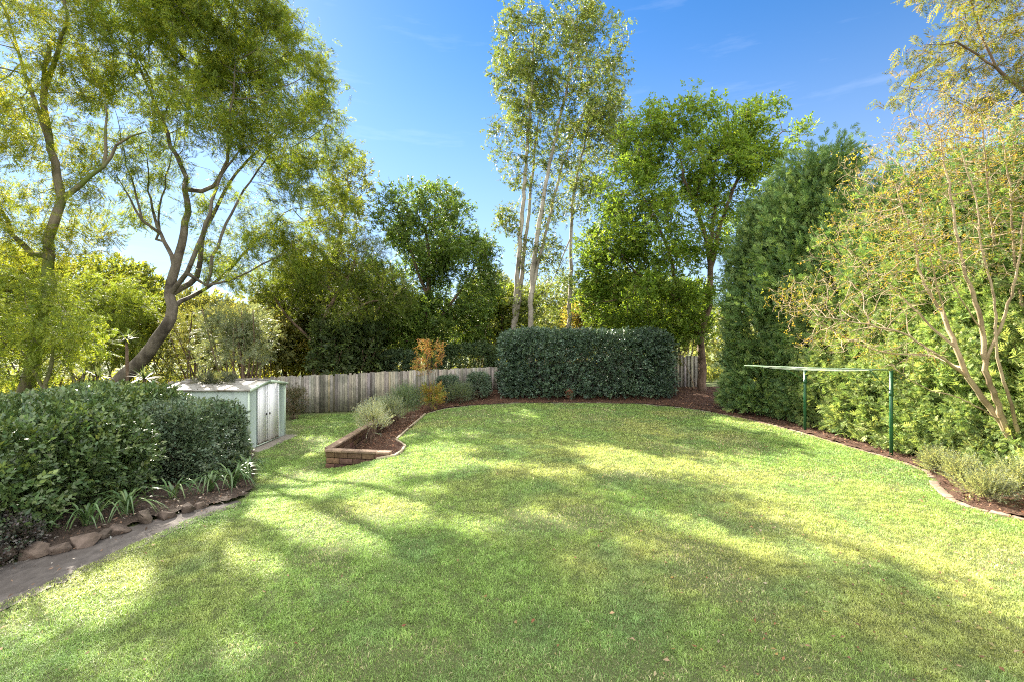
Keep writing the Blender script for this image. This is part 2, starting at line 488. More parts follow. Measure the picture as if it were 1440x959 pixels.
def tree(name, label, cat, limbs, blobs, tpl, cols, bark, leafm, seed, n=700, D=.35, infl=5, kill=.45, iters=70,
         tip=.006, base_r=.2, per=3, spread=.22, sc=(.8, 1.2), droop=0., group=None, leafy=3, w=None, clump=.45, cs=.9,
         flat=.5, shell=.5, wob=.15, up=.05, jit=.18, bare=0.0, extra=0.0, tuft=.2, gaps=True):
    rng = R_(seed)
    L = limbs
    b0 = L[0][0][0].copy(); gz = float(ground(b0[0], b0[1]))
    att = blob_points(rng, blobs, n, clump, cs, seed, shell)
    if gaps: att = att[~sunlit_gap(att)]
    pos, par, given, nl = colonise(L, att, D, infl, kill, iters, rng, wob, up)
    nn = len(pos); nch = np.zeros(nn, int)
    for i in range(nn):
        if par[i] >= 0: nch[par[i]] += 1
    tips = np.zeros(nn)
    for i in range(nn - 1, -1, -1):
        if tips[i] == 0: tips[i] = 1
        if par[i] >= 0: tips[par[i]] += tips[i]
    ex = max(1.6, math.log(max(tips[0], 3)) / math.log(base_r / tip))
    rad = tip * tips ** (1 / ex)
    rad[:nl] = given[:nl]
    for i in range(nl, nn):
        rad[i] = min(rad[i], rad[par[i]] * (.7 if par[i] < nl else 1.0))
    root = empty(name, (b0[0], b0[1], gz), label, cat, group)
    V, fs = skeleton_mesh(pos, par, rad)
    mobj('trunk', V, fs, bark, root, smooth=True, origin=root.location)
    cand = np.where((tips <= leafy) & (np.arange(nn) >= min(nl, nn - 1)))[0]
    if bare: cand = cand[rng.random(len(cand)) > bare]
    rep = np.repeat(cand, per); m = len(rep)
    bd = nrm(pos[rep] - pos[par[rep]])
    p = pos[rep] + rand_dirs(rng, m) * spread * rng.random((m, 1)) ** .5 - bd * D * rng.random((m, 1)) * .8
    f = nrm(bd * .7 + rand_dirs(rng, m) * .9 + np.array([0, 0, -droop]))
    u = nrm(np.array([0, 0, 1.]) + rand_dirs(rng, m) * (1 - flat) * 1.6)
    if extra:
        ac = att[vnoise(att / .55 + 7, seed + 3) > .52]            # leafy tufts with gaps between them
        q = np.repeat(ac, max(1, int(round(extra))), 0); q = q + rng.normal(0, tuft, q.shape) * np.array([1, 1, .7])
        p = np.concatenate([p, q]); e = nrm(rand_dirs(rng, len(q)) + np.array([0, 0, .15 - droop])); f = np.concatenate([f, e])
        u = np.concatenate([u, nrm(np.array([0, 0, 1.]) + rand_dirs(rng, len(q)) * (1 - flat) * 1.6)]); m = len(p)
    if gaps:
        ln = np.linalg.norm(tpl[0].reshape(-1, 3), axis=1).max() * sc[1]
        k = ~(sunlit_gap(p) | sunlit_gap(p + f * ln * .6)) | (rng.random(m) < .015)
        p, f, u = p[k], f[k], u[k]; m = len(p)
    c = palette(rng, m, cols, w)
    c = c * (.75 + .5 * vnoise(p / 1.1, seed + 5))[:, None]
    V, fq, cc = bake(tpl, p, f, u, rng.uniform(*sc, m), c, rng, jit)
    mobj('crown', V, fq, leafm, root, cc, origin=root.location)
    return root

# ------------------------------------------------------------------ shrubs and hedges
def rbox_points(rng, a, n, pexp=5., depth=.25, top_only=False):
    a = np.asarray(a, float)
    ar = np.array([a[1]*a[2], a[1]*a[2], a[0]*a[2], a[0]*a[2], a[0]*a[1], a[0]*a[1] * .1])
    fc = rng.choice(6, n, p=ar / ar.sum())
    q = rng.uniform(-1, 1, (n, 3))
    for k in range(6): q[fc == k, k // 2] = 1 if k % 2 == 0 else -1
    nrmv = (np.abs(q) ** pexp).sum(1) ** (1 / pexp)
    q = q / nrmv[:, None]
    nd = nrm(np.sign(q) * np.abs(q) ** (pexp - 1) / a)
    return q * a, nd

def shrub(name, label, cat, centre, half, tpl, cols, leafm, seed, n, group=None, pexp=4., lump=.18, ls=.5, depth=.3,
          up=.35, sc=(.8, 1.2), jit=.2, w=None, stems=8, stem_r=.012, bark='bark_brown', fill=.25, spread=.8, fol='foliage', rot=0.):
    """half = (x, y, z) half sizes; centre z = middle of the foliage"""
    rng = R_(seed); c0 = np.asarray(centre, float); half = np.asarray(half, float)
    gz = float(ground(c0[0], c0[1]))
    root = empty(name, (c0[0], c0[1], gz), label, cat, group)
    q, nd = rbox_points(rng, half, n, pexp)
    ca, sa = math.cos(rot), math.sin(rot); Rz = np.array([[ca, -sa, 0], [sa, ca, 0], [0, 0, 1]])
    q = q @ Rz.T; nd = nd @ Rz.T
    lum = (fbm((q + c0) / ls, seed, 2) - .5) * 2 * lump
    dep = depth * rng.random(n) ** 1.6
    inner = rng.random(n) < fill
    dep = np.where(inner, depth + rng.random(n) * np.min(half) * .6, dep)
    p = c0 + q + nd * (lum - dep)[:, None]
    ok = p[:, 2] > gz + .02
    p, nd2 = p[ok], nd[ok]; m = len(p)
    f = nrm(nd2 * .8 + rand_dirs(rng, m) * spread + np.array([0, 0, up]))
    u = nrm(np.array([0, 0, 1.]) * .7 + nd2 * .5 + rand_dirs(rng, m) * .6)
    c = palette(rng, m, cols, w) * (.75 + .5 * vnoise(p / .35, seed + 9))[:, None]
    V, fq, cc = bake(tpl, p, f, u, rng.uniform(*sc, m), c, rng, jit)
    mobj(fol, V, fq, leafm, root, cc, origin=root.location)
    if stems:
        parts = []
        for k in range(stems):
            a = c0 + np.array([rng.uniform(-.5, .5) * half[0], rng.uniform(-.5, .5) * half[1], 0]) @ Rz.T
            a[2] = gz - .05
            b = c0 + (rng.uniform(-.85, .85, 3) * half) @ Rz.T; b[2] = c0[2] + half[2] * rng.uniform(.2, .8)
            mid = (a + b) / 2 + rng.normal(0, .06, 3) * half
            pts = catmull([a, mid, b], .15)
            parts.append(tube(pts, np.linspace(stem_r * 1.4, stem_r * .5, len(pts)), 5))
        V, fs = join(parts)
        mobj('stems', V, fs, M[bark], root, smooth=True, origin=root.location)
    return root

# ------------------------------------------------------------------ GROUND
LAWN = [(-4.85, 1.5), (-4.85, 4.56), (-4.65, 5.6), (-4.5, 6.5), (-4.3, 7.6), (-4.45, 8.4), (-5.0, 9.4), (-5.6, 10.6), (-6.35, 12.0), (-6.4, 14.6),
        (-7.4, 16.0), (-8.0, 18.1), (-4.2, 18.9), (-4.12, 17.6), (-4.12, 10.6), (-2.45, 10.3), (-2.42, 11.3), (-2.95, 12.4), (-3.0, 17.0),
        (-1.5, 18.2), (0, 18.75), (1.6, 18.8), (3.5, 18.85), (5.1, 18.6), (6.2, 17.7), (7.0, 16.6), (7.4, 15), (7.75, 13), (7.85, 11), (7.9, 9.8),
        (7.8, 9.1), (7.3, 8.35), (6.85, 7.5), (6.85, 7.1), (7.15, 6.6), (7.6, 5.8), (8.0, 4.5), (8.1, 1.5)]
PATH = [(-6.0, 2.0), (-5.95, 4.4), (-5.6, 5.35), (-5.2, 6.2), (-4.75, 7.1), (-4.38, 7.7), (-4.16, 7.6), (-4.36, 6.5), (-4.5, 5.6), (-4.7, 4.56), (-4.7, 1.8)]

def sheet(name, poly, m, dz, cell=.08, bumpy=.0, seed=0, kind='structure', grow=0.):
    xs = np.array([p[0] for p in poly]); ys = np.array([p[1] for p in poly])
    gx = np.arange(xs.min(), xs.max() + cell, cell); gy = np.arange(ys.min(), ys.max() + cell, cell)
    X, Y = np.meshgrid(gx, gy, indexing='ij')
    cx, cy = X[:-1, :-1] + cell / 2, Y[:-1, :-1] + cell / 2
    k = inpoly(cx, cy, poly)
    if grow:
        for ox, oy in ((grow, 0), (-grow, 0), (0, grow), (0, -grow)): k |= inpoly(cx + ox, cy + oy, poly)
    Z = ground(X.ravel(), Y.ravel()) + dz
    if bumpy: Z = Z + bumpy * (fbm(xy3(X.ravel() * 5, Y.ravel() * 5), seed, 3))
    ny = Y.shape[1]; i, j = np.where(k)
    fq = np.stack([i * ny + j, (i + 1) * ny + j, (i + 1) * ny + j + 1, i * ny + j + 1], -1)
    used, inv = np.unique(fq, return_inverse=True)
    V = np.stack([X.ravel(), Y.ravel(), Z], -1)[used]
    o = mobj(name, V, inv.reshape(-1, 4), m, None, smooth=True)
    o['kind'] = kind
    return o

def build_ground():
    g = np.concatenate([np.linspace(-400, -40, 10)[:-1], np.linspace(-40, -14, 27)[:-1], np.arange(-14, 14, .2), np.linspace(14, 40, 27), np.linspace(40, 400, 10)[1:]])
    h = np.concatenate([np.linspace(-120, -6, 8)[:-1], np.arange(-6, 26, .2), np.linspace(26, 60, 35), np.linspace(60, 500, 12)[1:]])
    X, Y = np.meshgrid(g, h, indexing='ij')
    V = np.stack([X.ravel(), Y.ravel(), ground(X.ravel(), Y.ravel()) - .008], -1)
    ny = len(h); i, j = np.meshgrid(np.arange(len(g) - 1), np.arange(ny - 1), indexing='ij'); i, j = i.ravel(), j.ravel()
    fq = np.stack([i * ny + j, (i + 1) * ny + j, (i + 1) * ny + j + 1, i * ny + j + 1], -1)
    m = rough_mat('turf_soil', (.05, .07, .022), (.19, .23, .085), 110, 8, b=1.0, dist=.02, c3=(.12, .13, .055))
    o = mobj('ground', V, fq, m, smooth=True); o['kind'] = 'structure'
build_ground()
sheet('stone_path', PATH, M['slate_path'], -.002, .05, .012, 4)
BED_L = [(-14, 1.0), (-14, 12.2), (-9.2, 12.2), (-6.5, 12.2), (-5.65, 10.6), (-5.05, 9.4), (-4.5, 8.4), (-4.35, 7.62), (-4.75, 7.12), (-5.2, 6.22), (-5.6, 5.37), (-5.95, 4.4), (-6.0, 1.0)]
BED_M = [(-3.98, 10.75), (-2.6, 10.45), (-2.55, 11.3), (-3.05, 12.4), (-3.1, 17.1), (-1.55, 18.3), (0, 18.85), (3.5, 18.95), (5.15, 18.7), (6.25, 17.8), (7.05, 16.7), (7.5, 15),
         (7.85, 13), (7.95, 11), (8.0, 9.8), (7.9, 9.05), (7.4, 8.3), (6.95, 7.5), (6.95, 7.12), (7.25, 6.62), (7.7, 5.8), (8.1, 4.5), (8.2, 1.0), (12, 1.0), (12, 22.5), (-3.9, 21.2), (-3.98, 18)]
sheet('garden_soil', BED_L, M['soil'], .02, .1, .06, 5)
sheet('mulch_bed', BED_M, M['mulch'], .0, .05, .07, 6, grow=.07)

# grass blades: one blade = quad + tip, finer near the viewer's end of the lawn
def grass():
    rng = R_(11)
    VV, FQ, CC, off = [], [], [], 0
    for (y0, y1, dens, wd, hgt) in ((2.3, 4.2, 15000, .0038, .030), (4.2, 6.2, 10500, .0046, .031), (6.2, 8.6, 6500, .0058, .033), (8.6, 12.5, 3300, .0085, .036), (12.5, 19.5, 1500, .013, .037)):
        n = int(17 * (y1 - y0) * dens)
        x = rng.uniform(-8.8, 8.2, n); y = rng.uniform(y0, y1, n)
        wx = .16 * (fbm(xy3(x * 4, y * 4), 2, 2) - .5)
        k = inpoly(x + wx, y + wx, LAWN); x, y = x[k], y[k]
        k = np.abs(x) < (y + 1.0) * 1.12; x, y = x[k], y[k]
        bare = fbm(xy3(x * .9 + 3, y * .9), 21, 3); dry = fbm(xy3(x * .55, y * .55 + 9), 33, 4); tuft = fbm(xy3(x * 9, y * 9), 41, 2)
        k = rng.random(len(x)) < np.clip(.5 + (bare - .32) * 3.2, .4, 1) * np.clip(.4 + tuft * 1.3, .45, 1); x, y, bare, dry, tuft = x[k], y[k], bare[k], dry[k], tuft[k]
        m = len(x)
        h = hgt * rng.uniform(.5, 1.35, m) * (.5 + 1.0 * tuft); w = wd * rng.uniform(.7, 1.3, m)
        # neighbouring blades lean the same way a little: tufts
        a = 2 * np.pi * (vnoise(xy3(x * 7, y * 7), 51) * 1.4 + rng.random(m) * .75); lean = rng.uniform(.15, 1.15, m); flat = rng.random(m) < .38; h = np.where(flat, h * .75 + .008, h); lean = np.where(flat, rng.uniform(1.2, 1.75, m), lean)
        dirv = np.stack([np.cos(a), np.sin(a), np.zeros(m)], -1); side = np.stack([-np.sin(a), np.cos(a), np.zeros(m)], -1)
        ta = rng.uniform(0, np.pi, m)[:, None]; side = side * np.cos(ta) + dirv * np.sin(ta)
        b = np.stack([x, y, ground(x, y) - .006], -1)
        up = np.array([0, 0, 1.])
        mid = b + (up * .62 + dirv * (lean * .3)[:, None]) * h[:, None]
        tip = b + (up * np.maximum(1 - .42 * lean, .22)[:, None] + dirv * (lean * .95)[:, None]) * h[:, None]
        s = side * (w * .5)[:, None]
        V = np.stack([b - s, b + s, mid + s * .85, mid - s * .85, tip], 1)
        c1 = np.array([.20, .295, .085]); c2 = np.array([.315, .335, .12]); c3 = np.array([.50, .44, .27]); c4 = np.array([.15, .245, .10])
        t = np.clip((dry - .43) * 2.8, 0, .9)[:, None]
        c = c1 * (1 - t) + c2 * t
        g = np.clip((fbm(xy3(x * 1.7, y * 1.7), 61, 2) - .5) * 3, 0, 1)[:, None]; c = c * (1 - g * .6) + c4 * g * .6
        straw = rng.random(m) < np.clip(.03 + (.40 - bare) * .9 + .08 * t[:, 0] + .10 * sstep(2, 7, x), .02, .5); c[straw] = c3 * rng.uniform(.6, 1.1, (straw.sum(), 1))
        c = c * rng.uniform(.55, 1.45, (m, 1)) * (.62 + .76 * tuft)[:, None]
        VV.append(V.reshape(-1, 3)); CC.append(np.repeat(np.clip(c, 0, .8), 5, 0))
        i = off + np.arange(m) * 5
        FQ.append((np.stack([i, i + 1, i + 2, i + 3], -1), np.stack([i + 3, i + 2, i + 4], -1))); off += m * 5
    o = mobj('lawn_grass', np.concatenate(VV), [np.concatenate([f[0] for f in FQ]), np.concatenate([f[1] for f in FQ])], M['grass'], None, np.concatenate(CC))
    tag(o, 'short mown green lawn grass with dry straw patches', 'grass', kind='stuff')
grass()

def fallen_leaves():
    rng = R_(5)
    n = 4600
    x = rng.uniform(-5, 8, n); y = 2.6 + 15 * rng.random(n) ** 1.4
    k = inpoly(x, y, LAWN) & (rng.random(n) < .12 + .88 * sstep(-.5, 5, x)); x, y = x[k], y[k]
    m = len(x)
    tpl = (np.array([leaf_quad(np.zeros(3), np.array([0, 1., 0]), np.array([0, 0, 1.]), 1, .55, f) for f in (.3, .1, -.25, .45)]), np.arange(4).reshape(1, 4))
    p = np.stack([x, y, ground(x, y) + .027 + rng.random(m) * .012], -1)
    f = rand_dirs(rng, m) * np.array([1, 1, .25]); u = nrm(np.array([0, 0, 1.]) + rand_dirs(rng, m) * .45)
    c = palette(rng, m, [(.22, .11, .06), (.27, .16, .09), (.17, .07, .045), (.33, .26, .17), (.25, .21, .07)])
    V, fq, cc = bake(tpl, p, f, u, rng.uniform(.02, .055, m), c, rng, .2)
    o = mobj('fallen_leaves', V, fq, M['litter'], None, cc)
    tag(o, 'scattered red brown fallen leaves on the lawn', 'leaves', kind='stuff')
fallen_leaves()

def mulch_chips():
    rng = R_(8); n = 60000
    x = rng.uniform(-4.2, 9.2, n); y = rng.uniform(5, 22, n); k = inpoly(x, y, BED_M); x, y = x[k], y[k]
    m = len(x)
    tpl = (np.array([leaf_quad(np.zeros(3), np.array([0, 1., 0]), np.array([0, 0, 1.]), 1, .35, f) for f in (.2, 0, -.2)]), np.arange(4).reshape(1, 4))
    z = ground(x, y) + .0 + .07 * fbm(xy3(x * 5, y * 5), 6, 3)
    p = np.stack([x, y, z + .004 + rng.random(m) * .02], -1)
    f = rand_dirs(rng, m) * np.array([1, 1, .4]); u = nrm(np.array([0, 0, 1.]) + rand_dirs(rng, m) * .7)
    c = palette(rng, m, [(.13, .06, .035), (.20, .10, .06), (.08, .04, .028), (.28, .18, .11)])
    V, fq, cc = bake(tpl, p, f, u, rng.uniform(.03, .09, m), c, rng, .2)
    o = mobj('bark_mulch', V, fq, M['chips'], None, cc)
    tag(o, 'red brown bark mulch chips over the garden beds', 'mulch', kind='stuff')
mulch_chips()

def litter_left():
    rng = R_(18); n = 5000
    x = rng.uniform(-7, -4.2, n); y = rng.uniform(3, 10, n); k = inpoly(x, y, BED_L) | (inpoly(x, y, PATH) & (rng.random(n) < .12)); x, y = x[k], y[k]; m = len(x)
    tpl = (np.array([leaf_quad(np.zeros(3), np.array([0, 1., 0]), np.array([0, 0, 1.]), 1, .5, f) for f in (.25, 0, -.2)]), np.arange(4).reshape(1, 4))
    z = ground(x, y) + .045 + .06 * fbm(xy3(x * 5, y * 5), 5, 3)
    p = np.stack([x, y, z + rng.random(m) * .02], -1)
    f = rand_dirs(rng, m) * np.array([1, 1, .3]); u = nrm(np.array([0, 0, 1.]) + rand_dirs(rng, m) * .6)
    c = palette(rng, m, [(.10, .065, .045), (.20, .13, .09), (.06, .04, .03), (.42, .36, .3)], [.35, .25, .3, .1])
    V, fq, cc = bake(tpl, p, f, u, rng.uniform(.02, .06, m), c, rng, .2)
    o = mobj('leaf_litter', V, fq, M['litter'], None, cc)
    tag(o, 'brown leaf litter on the soil along the left bed', 'leaf litter', kind='stuff')
litter_left()

# ------------------------------------------------------------------ SHED
def shed():
    x1, x0, y0, y1 = -6.75, -8.95, 12.4, 14.35; gz = -.33; ev = 1.22; rk = 1.37
    root = empty('garden_shed', (x1, y0, gz), 'pale green metal garden shed with white double doors beside the clipped bushes', 'shed')
    O = root.location
    def metal(name, c, rust=True, ribs=None):
        m, nt, out = mat(name)
        n1 = noise(nt, 3.5, 6, .65, stretch=(1, 1, .35)); n2 = noise(nt, 22, 6, .7)
        col = ramp(nt, n1, [(.3, tuple(v * .9 for v in c)), (.7, c)])
        if rust:
            tc = N(nt, 'ShaderNodeTexCoord'); sx = N(nt, 'ShaderNodeSeparateXYZ'); nt.links.new(tc.outputs['Object'], sx.inputs[0])
            mr = N(nt, 'ShaderNodeMapRange'); mr.inputs[1].default_value = .30; mr.inputs[2].default_value = .03; nt.links.new(sx.outputs[2], mr.inputs[0])
            mm = N(nt, 'ShaderNodeMath', operation='MULTIPLY'); nt.links.new(mr.outputs[0], mm.inputs[0]); nt.links.new(n2, mm.inputs[1])
            col = mixc(nt, col, (.13, .075, .045), ramp(nt, mm.outputs[0], [(.36, (0, 0, 0)), (.46, (1, 1, 1))]))
        p = N(nt, 'ShaderNodeBsdfPrincipled'); p.inputs['Roughness'].default_value = .5
        nt.links.new(col, p.inputs['Base Color']); nt.links.new(bump(nt, n1, .05, .01), p.inputs['Normal']); nt.links.new(p.outputs[0], out.inputs[0])
        return m
    green = metal('shed_green', (.47, .56, .53), False); white = metal('door_white', (.86, .86, .88)); trim = metal('shed_trim', (.52, .62, .50), False)
    def ribbed(a, b, zb, zt, nrmv, n, w=.04):
        """vertical sheet from a to b (xy) with folded ribs; zt function of t"""
        a = np.array(a, float); b = np.array(b, float); L = np.linalg.norm(b - a); nv = np.array(nrmv, float)
        ts, os = [0.], [0.]
        for k in range(1, n):
            t = k / n; h = w / L / 2
            ts += [t - h, t - h * .5, t + h * .5, t + h]; os += [0, .014, .014, 0]
        ts.append(1.); os.append(0.)
        V = []
        for t, o in zip(ts, os):
            xy = a + (b - a) * t + nv * o
            V += [(xy[0], xy[1], zb), (xy[0], xy[1], zt(t))]
        m = len(ts); i = np.arange(m - 1) * 2
        return np.array(V), [np.stack([i, i + 2, i + 3, i + 1], -1)]
    V, f = ribbed((x0, y0), (x1, y0), gz, lambda t: ev, (0, -1), 6); mobj('side_wall', V, f, green, root, origin=O)
    V, f = ribbed((x1, y1), (x0, y1), gz, lambda t: ev, (0, 1), 6); mobj('side_wall', V, f, green, root, origin=O)
    gab = lambda t: ev + (rk - ev) * (1 - abs(2 * t - 1)) - .012
    V, f = ribbed((x0, y1), (x0, y0), gz, gab, (-1, 0), 6); mobj('rear_wall', V, f, green, root, origin=O)
    V, f = ribbed((x1, y0), (x1, y1), gz, gab, (1, 0), 6, .05); mobj('front_wall', V, f, green, root, origin=O)
    # roof: two ribbed slopes with a small overhang and a folded ridge
    ov = .07; n = 7; parts = []
    for (ya, yb) in ((y0 - ov, (y0 + y1) / 2), (y1 + ov, (y0 + y1) / 2)):
        xs = [x0 - ov]; hs = [0.]
        for k in range(1, n):
            xx = x0 - ov + (x1 - x0 + 2 * ov) * k / n; xs += [xx - .02, xx - .01, xx + .01, xx + .02]; hs += [0, .018, .018, 0]
        xs.append(x1 + ov); hs.append(0.)
        ze = ev - (rk - ev) * ov / ((y1 - y0) / 2) + .012
        V = []
        for xx, h in zip(xs, hs): V += [(xx, ya, ze + h), (xx, yb, rk + .012 + h)]
        m = len(xs); i = np.arange(m - 1) * 2; parts.append((np.array(V), [np.stack([i, i + 2, i + 3, i + 1], -1)]))
        bx = boxes([(((x0 + x1) / 2, ya, ze - .02), ((x1 - x0) / 2 + ov, .012, .022), 0, (1, 1, 1))]); parts.append((bx[0], [bx[1]]))
    V, f = join(parts)
    rm = rough_mat('shed_roof_metal', (.22, .21, .19), (.36, .35, .32), 5, 7, .6, .15, .01, c3=(.13, .11, .08))
    roof = mobj('roof', V, f, rm, root, origin=O)
    V, fq, _ = boxes([(((x0 + x1) / 2, (y0 + y1) / 2, rk + .036), ((x1 - x0) / 2 + ov, .06, .008), 0, (1, 1, 1))])
    rd = mobj('ridge_cap', V, fq, rm, roof, origin=O)
    # barge trim on the front gable and corner flashings
    parts = []
    ym = (y0 + y1) / 2
    for (ya, yb) in ((y0 - ov, ym), (y1 + ov, ym)):
        ze = ev - (rk - ev) * ov / ((y1 - y0) / 2)
        a = np.array([x1 + ov, ya, ze]); b = np.array([x1 + ov, yb, rk + .0]); d = np.array([.006, 0, 0]); h = np.array([0, 0, .045])
        v = np.array([a - d - h, a + d - h, a + d + h * .5, a - d + h * .5, b - d - h, b + d - h, b + d + h * .5, b - d + h * .5])
        parts.append((v, [np.array([[0,1,2,3],[4,7,6,5],[0,4,5,1],[1,5,6,2],[2,6,7,3],[3,7,4,0]])]))
    V, f = join(parts); mobj('barge_trim', V, f, trim, root, origin=O)
    for yy in (y0 - .006, y1 + .006):
        V, fq, _ = boxes([((x1 + .006, yy, (gz + ev) / 2), (.022, .022, (ev - gz) / 2 - .01), 0, (1,)*3)])
        mobj('corner_trim', V, fq, trim, root, origin=O)
    # doors slightly proud, one leaf lapping the other
    dz0, dz1 = gz + .05, ev + .05
    spec = [((12.78, 13.27), .030), ((13.285, 13.90), .042)]
    for k, ((ya, yb), dx) in enumerate(spec):
        it = [((x1 + dx, (ya + yb) / 2, (dz0 + dz1) / 2), (.010, (yb - ya) / 2, (dz1 - dz0) / 2), 0, (1,)*3)]
        for yy in (ya + .03, yb - .03): it.append(((x1 + dx + .0095, yy, (dz0 + dz1) / 2), (.0035, .025, (dz1 - dz0) / 2 - .02), 0, (1,)*3))
        V, fq, _ = boxes(it); d = mobj('door', V, fq, white, root, origin=O)
        yy = yb - .07 if k == 0 else ya + .07
        V, fq, _ = boxes([((x1 + dx + .026, yy, .47), (.010, .035, .012), 0, (1,)*3), ((x1 + dx + .018, yy, .47), (.006, .012, .03), 0, (1,)*3)])
        hd = rough_mat('handle_metal', (.03, .03, .03), (.07, .065, .06), 20, 3, .45)
        bevel(mobj('handle', V, fq, hd, d, origin=O), .003)
    for zz, hz in ((dz1 + .03, .02), (gz + .03, .012)):
        V, fq, _ = boxes([((x1 + .03, 13.34, zz), (.018, .62, hz), 0, (1,)*3)])
        mobj('door_track', V, fq, trim, root, origin=O)
    V, fq, _ = boxes([(((x0 + x1) / 2 + .12, (y0 + y1) / 2, gz - .06), ((x1 - x0) / 2 + .28, (y1 - y0) / 2 + .12, .055), 0, (1,)*3)])
    bevel(mobj('slab', V, fq, rough_mat('slab', (.16, .14, .115), (.30, .27, .23), 12), root, origin=O), .01)
shed()

# ------------------------------------------------------------------ FENCE
def fence(pts, height, label, seed):
    rng = R_(seed); pts = [np.array(p, float) for p in pts]
    root = empty('paling_fence', (*pts[0], float(ground(*pts[0]))), label, 'fence'); O = root.location
    it, rails, posts = [], [], []
    for a, b in zip(pts[:-1], pts[1:]):
        L = np.linalg.norm(b - a); d = (b - a) / L; rz = math.atan2(d[1], d[0]); s = 0
        nv = np.array([d[1], -d[0]])
        k = 0
        while s < L:
            w = rng.uniform(.085, .11); c = a + d * (s + w / 2) + nv * (.016 if k % 2 else -.002) ; g = float(ground(*c))
            h = height(c[0], c[1]) + rng.normal(0, .014) - (.06 if rng.random() < .05 else 0); lo = rng.uniform(.0, .05)
            t = np.array([.37, .355, .32]) * (rng.uniform(.7, 1.18) if rng.random() < .8 else rng.uniform(.3, .6)) * np.array([1, 1 + rng.normal(0, .03), 1 + rng.normal(0, .08)])
            it.append(((c[0], c[1], g + (h + lo) / 2), (w / 2 * 1.04, .008, (h - lo) / 2), rz + rng.normal(0, .015), t)); s += w * .9; k += 1
        for q in (.28, .82):
            nseg = max(1, int(L / 2.4))
            for j in range(nseg):
                c = a + d * L * (j + .5) / nseg - nv * .035
                rails.append(((c[0], c[1], float(ground(*c)) + height(c[0], c[1]) * q), (L / nseg / 2, .02, .04), rz, (.2, .18, .15)))
        for j in range(int(L / 2.4) + 1):
            c = a + d * min(L, j * 2.4) - nv * .10
            posts.append(((c[0], c[1], float(ground(*c)) + height(c[0], c[1]) * .47), (.05, .04, height(c[0], c[1]) * .5), rz, (.2, .18, .15)))
    V, fq, c = boxes(it); mobj('palings', V, fq, M['wood'], root, c, origin=O)
    V, fq, c = boxes(rails); mobj('rails', V, fq, M['wood'], root, c, origin=O)
    for p in posts:
        V, fq, c = boxes([p]); mobj('post', V, fq, M['wood'], root, c, origin=O)
fence([(-12.5, 17.6), (-8.3, 18.35), (-.2, 21.2), (8.9, 22.4)], lambda x, y: 1.11 + (x + 8.3) / 8.1 * .22 - float(ground(x, y)) if x < 4 else 1.75 - float(ground(x, y)), 'weathered grey timber paling fence behind the shed and the back hedge', 3)

# ------------------------------------------------------------------ PLANTER, EDGINGS
def planter():
    rng = R_(4)
    root = empty('brick_planter', (-4.1, 10.7, -.33), 'low brown brick retaining wall with paver capping around the raised garden bed', 'retaining wall'); O = root.location
    a, b, c = np.array([-2.62, 10.42]), np.array([-4.1, 10.7]), np.array([-4.1, 17.6])
    it, cap = [], []
    def run(p, q, courses):
        L = np.linalg.norm(q - p); d = (q - p) / L; rz = math.atan2(d[1], d[0])
        for k in range(courses):
            z = .035 - .065 - .13 * k; s = (.12 if k % 2 else .0) - .1
            while s < L - .02:
                w = rng.uniform(.29, .33); s0, s1 = max(s, 0), min(s + w - .012, L)
                if s1 - s0 > .05:
                    m = p + d * (s0 + s1) / 2
                    t = np.array([.17, .105, .08]) * rng.uniform(.55, 1.35) * np.array([1, rng.uniform(.9, 1.1), rng.uniform(.85, 1.1)])
                    it.append(((m[0], m[1], z), ((s1 - s0) / 2, .055, .058), rz, t))
                s += w
        s = 0
        while s < L:
            w = rng.uniform(.36, .42); s1 = min(s + w - .008, L); m = p + d * (s + s1) / 2
            cap.append(((m[0], m[1], .035 + .028), ((s1 - s) / 2, .095, .026), rz, np.array([.30, .225, .17]) * rng.uniform(.75, 1.2))); s += w
    run(b, a, 3); run(b + np.array([0, .12]), c, 3)
    V, fq, cc = boxes(it); bevel(mobj('brick_course', V, fq, M['brick'], root, cc, origin=O), .008)
    V, fq, cc = boxes(cap); bevel(mobj('capping', V, fq, M['brick'], root, cc, origin=O), .008)
planter()

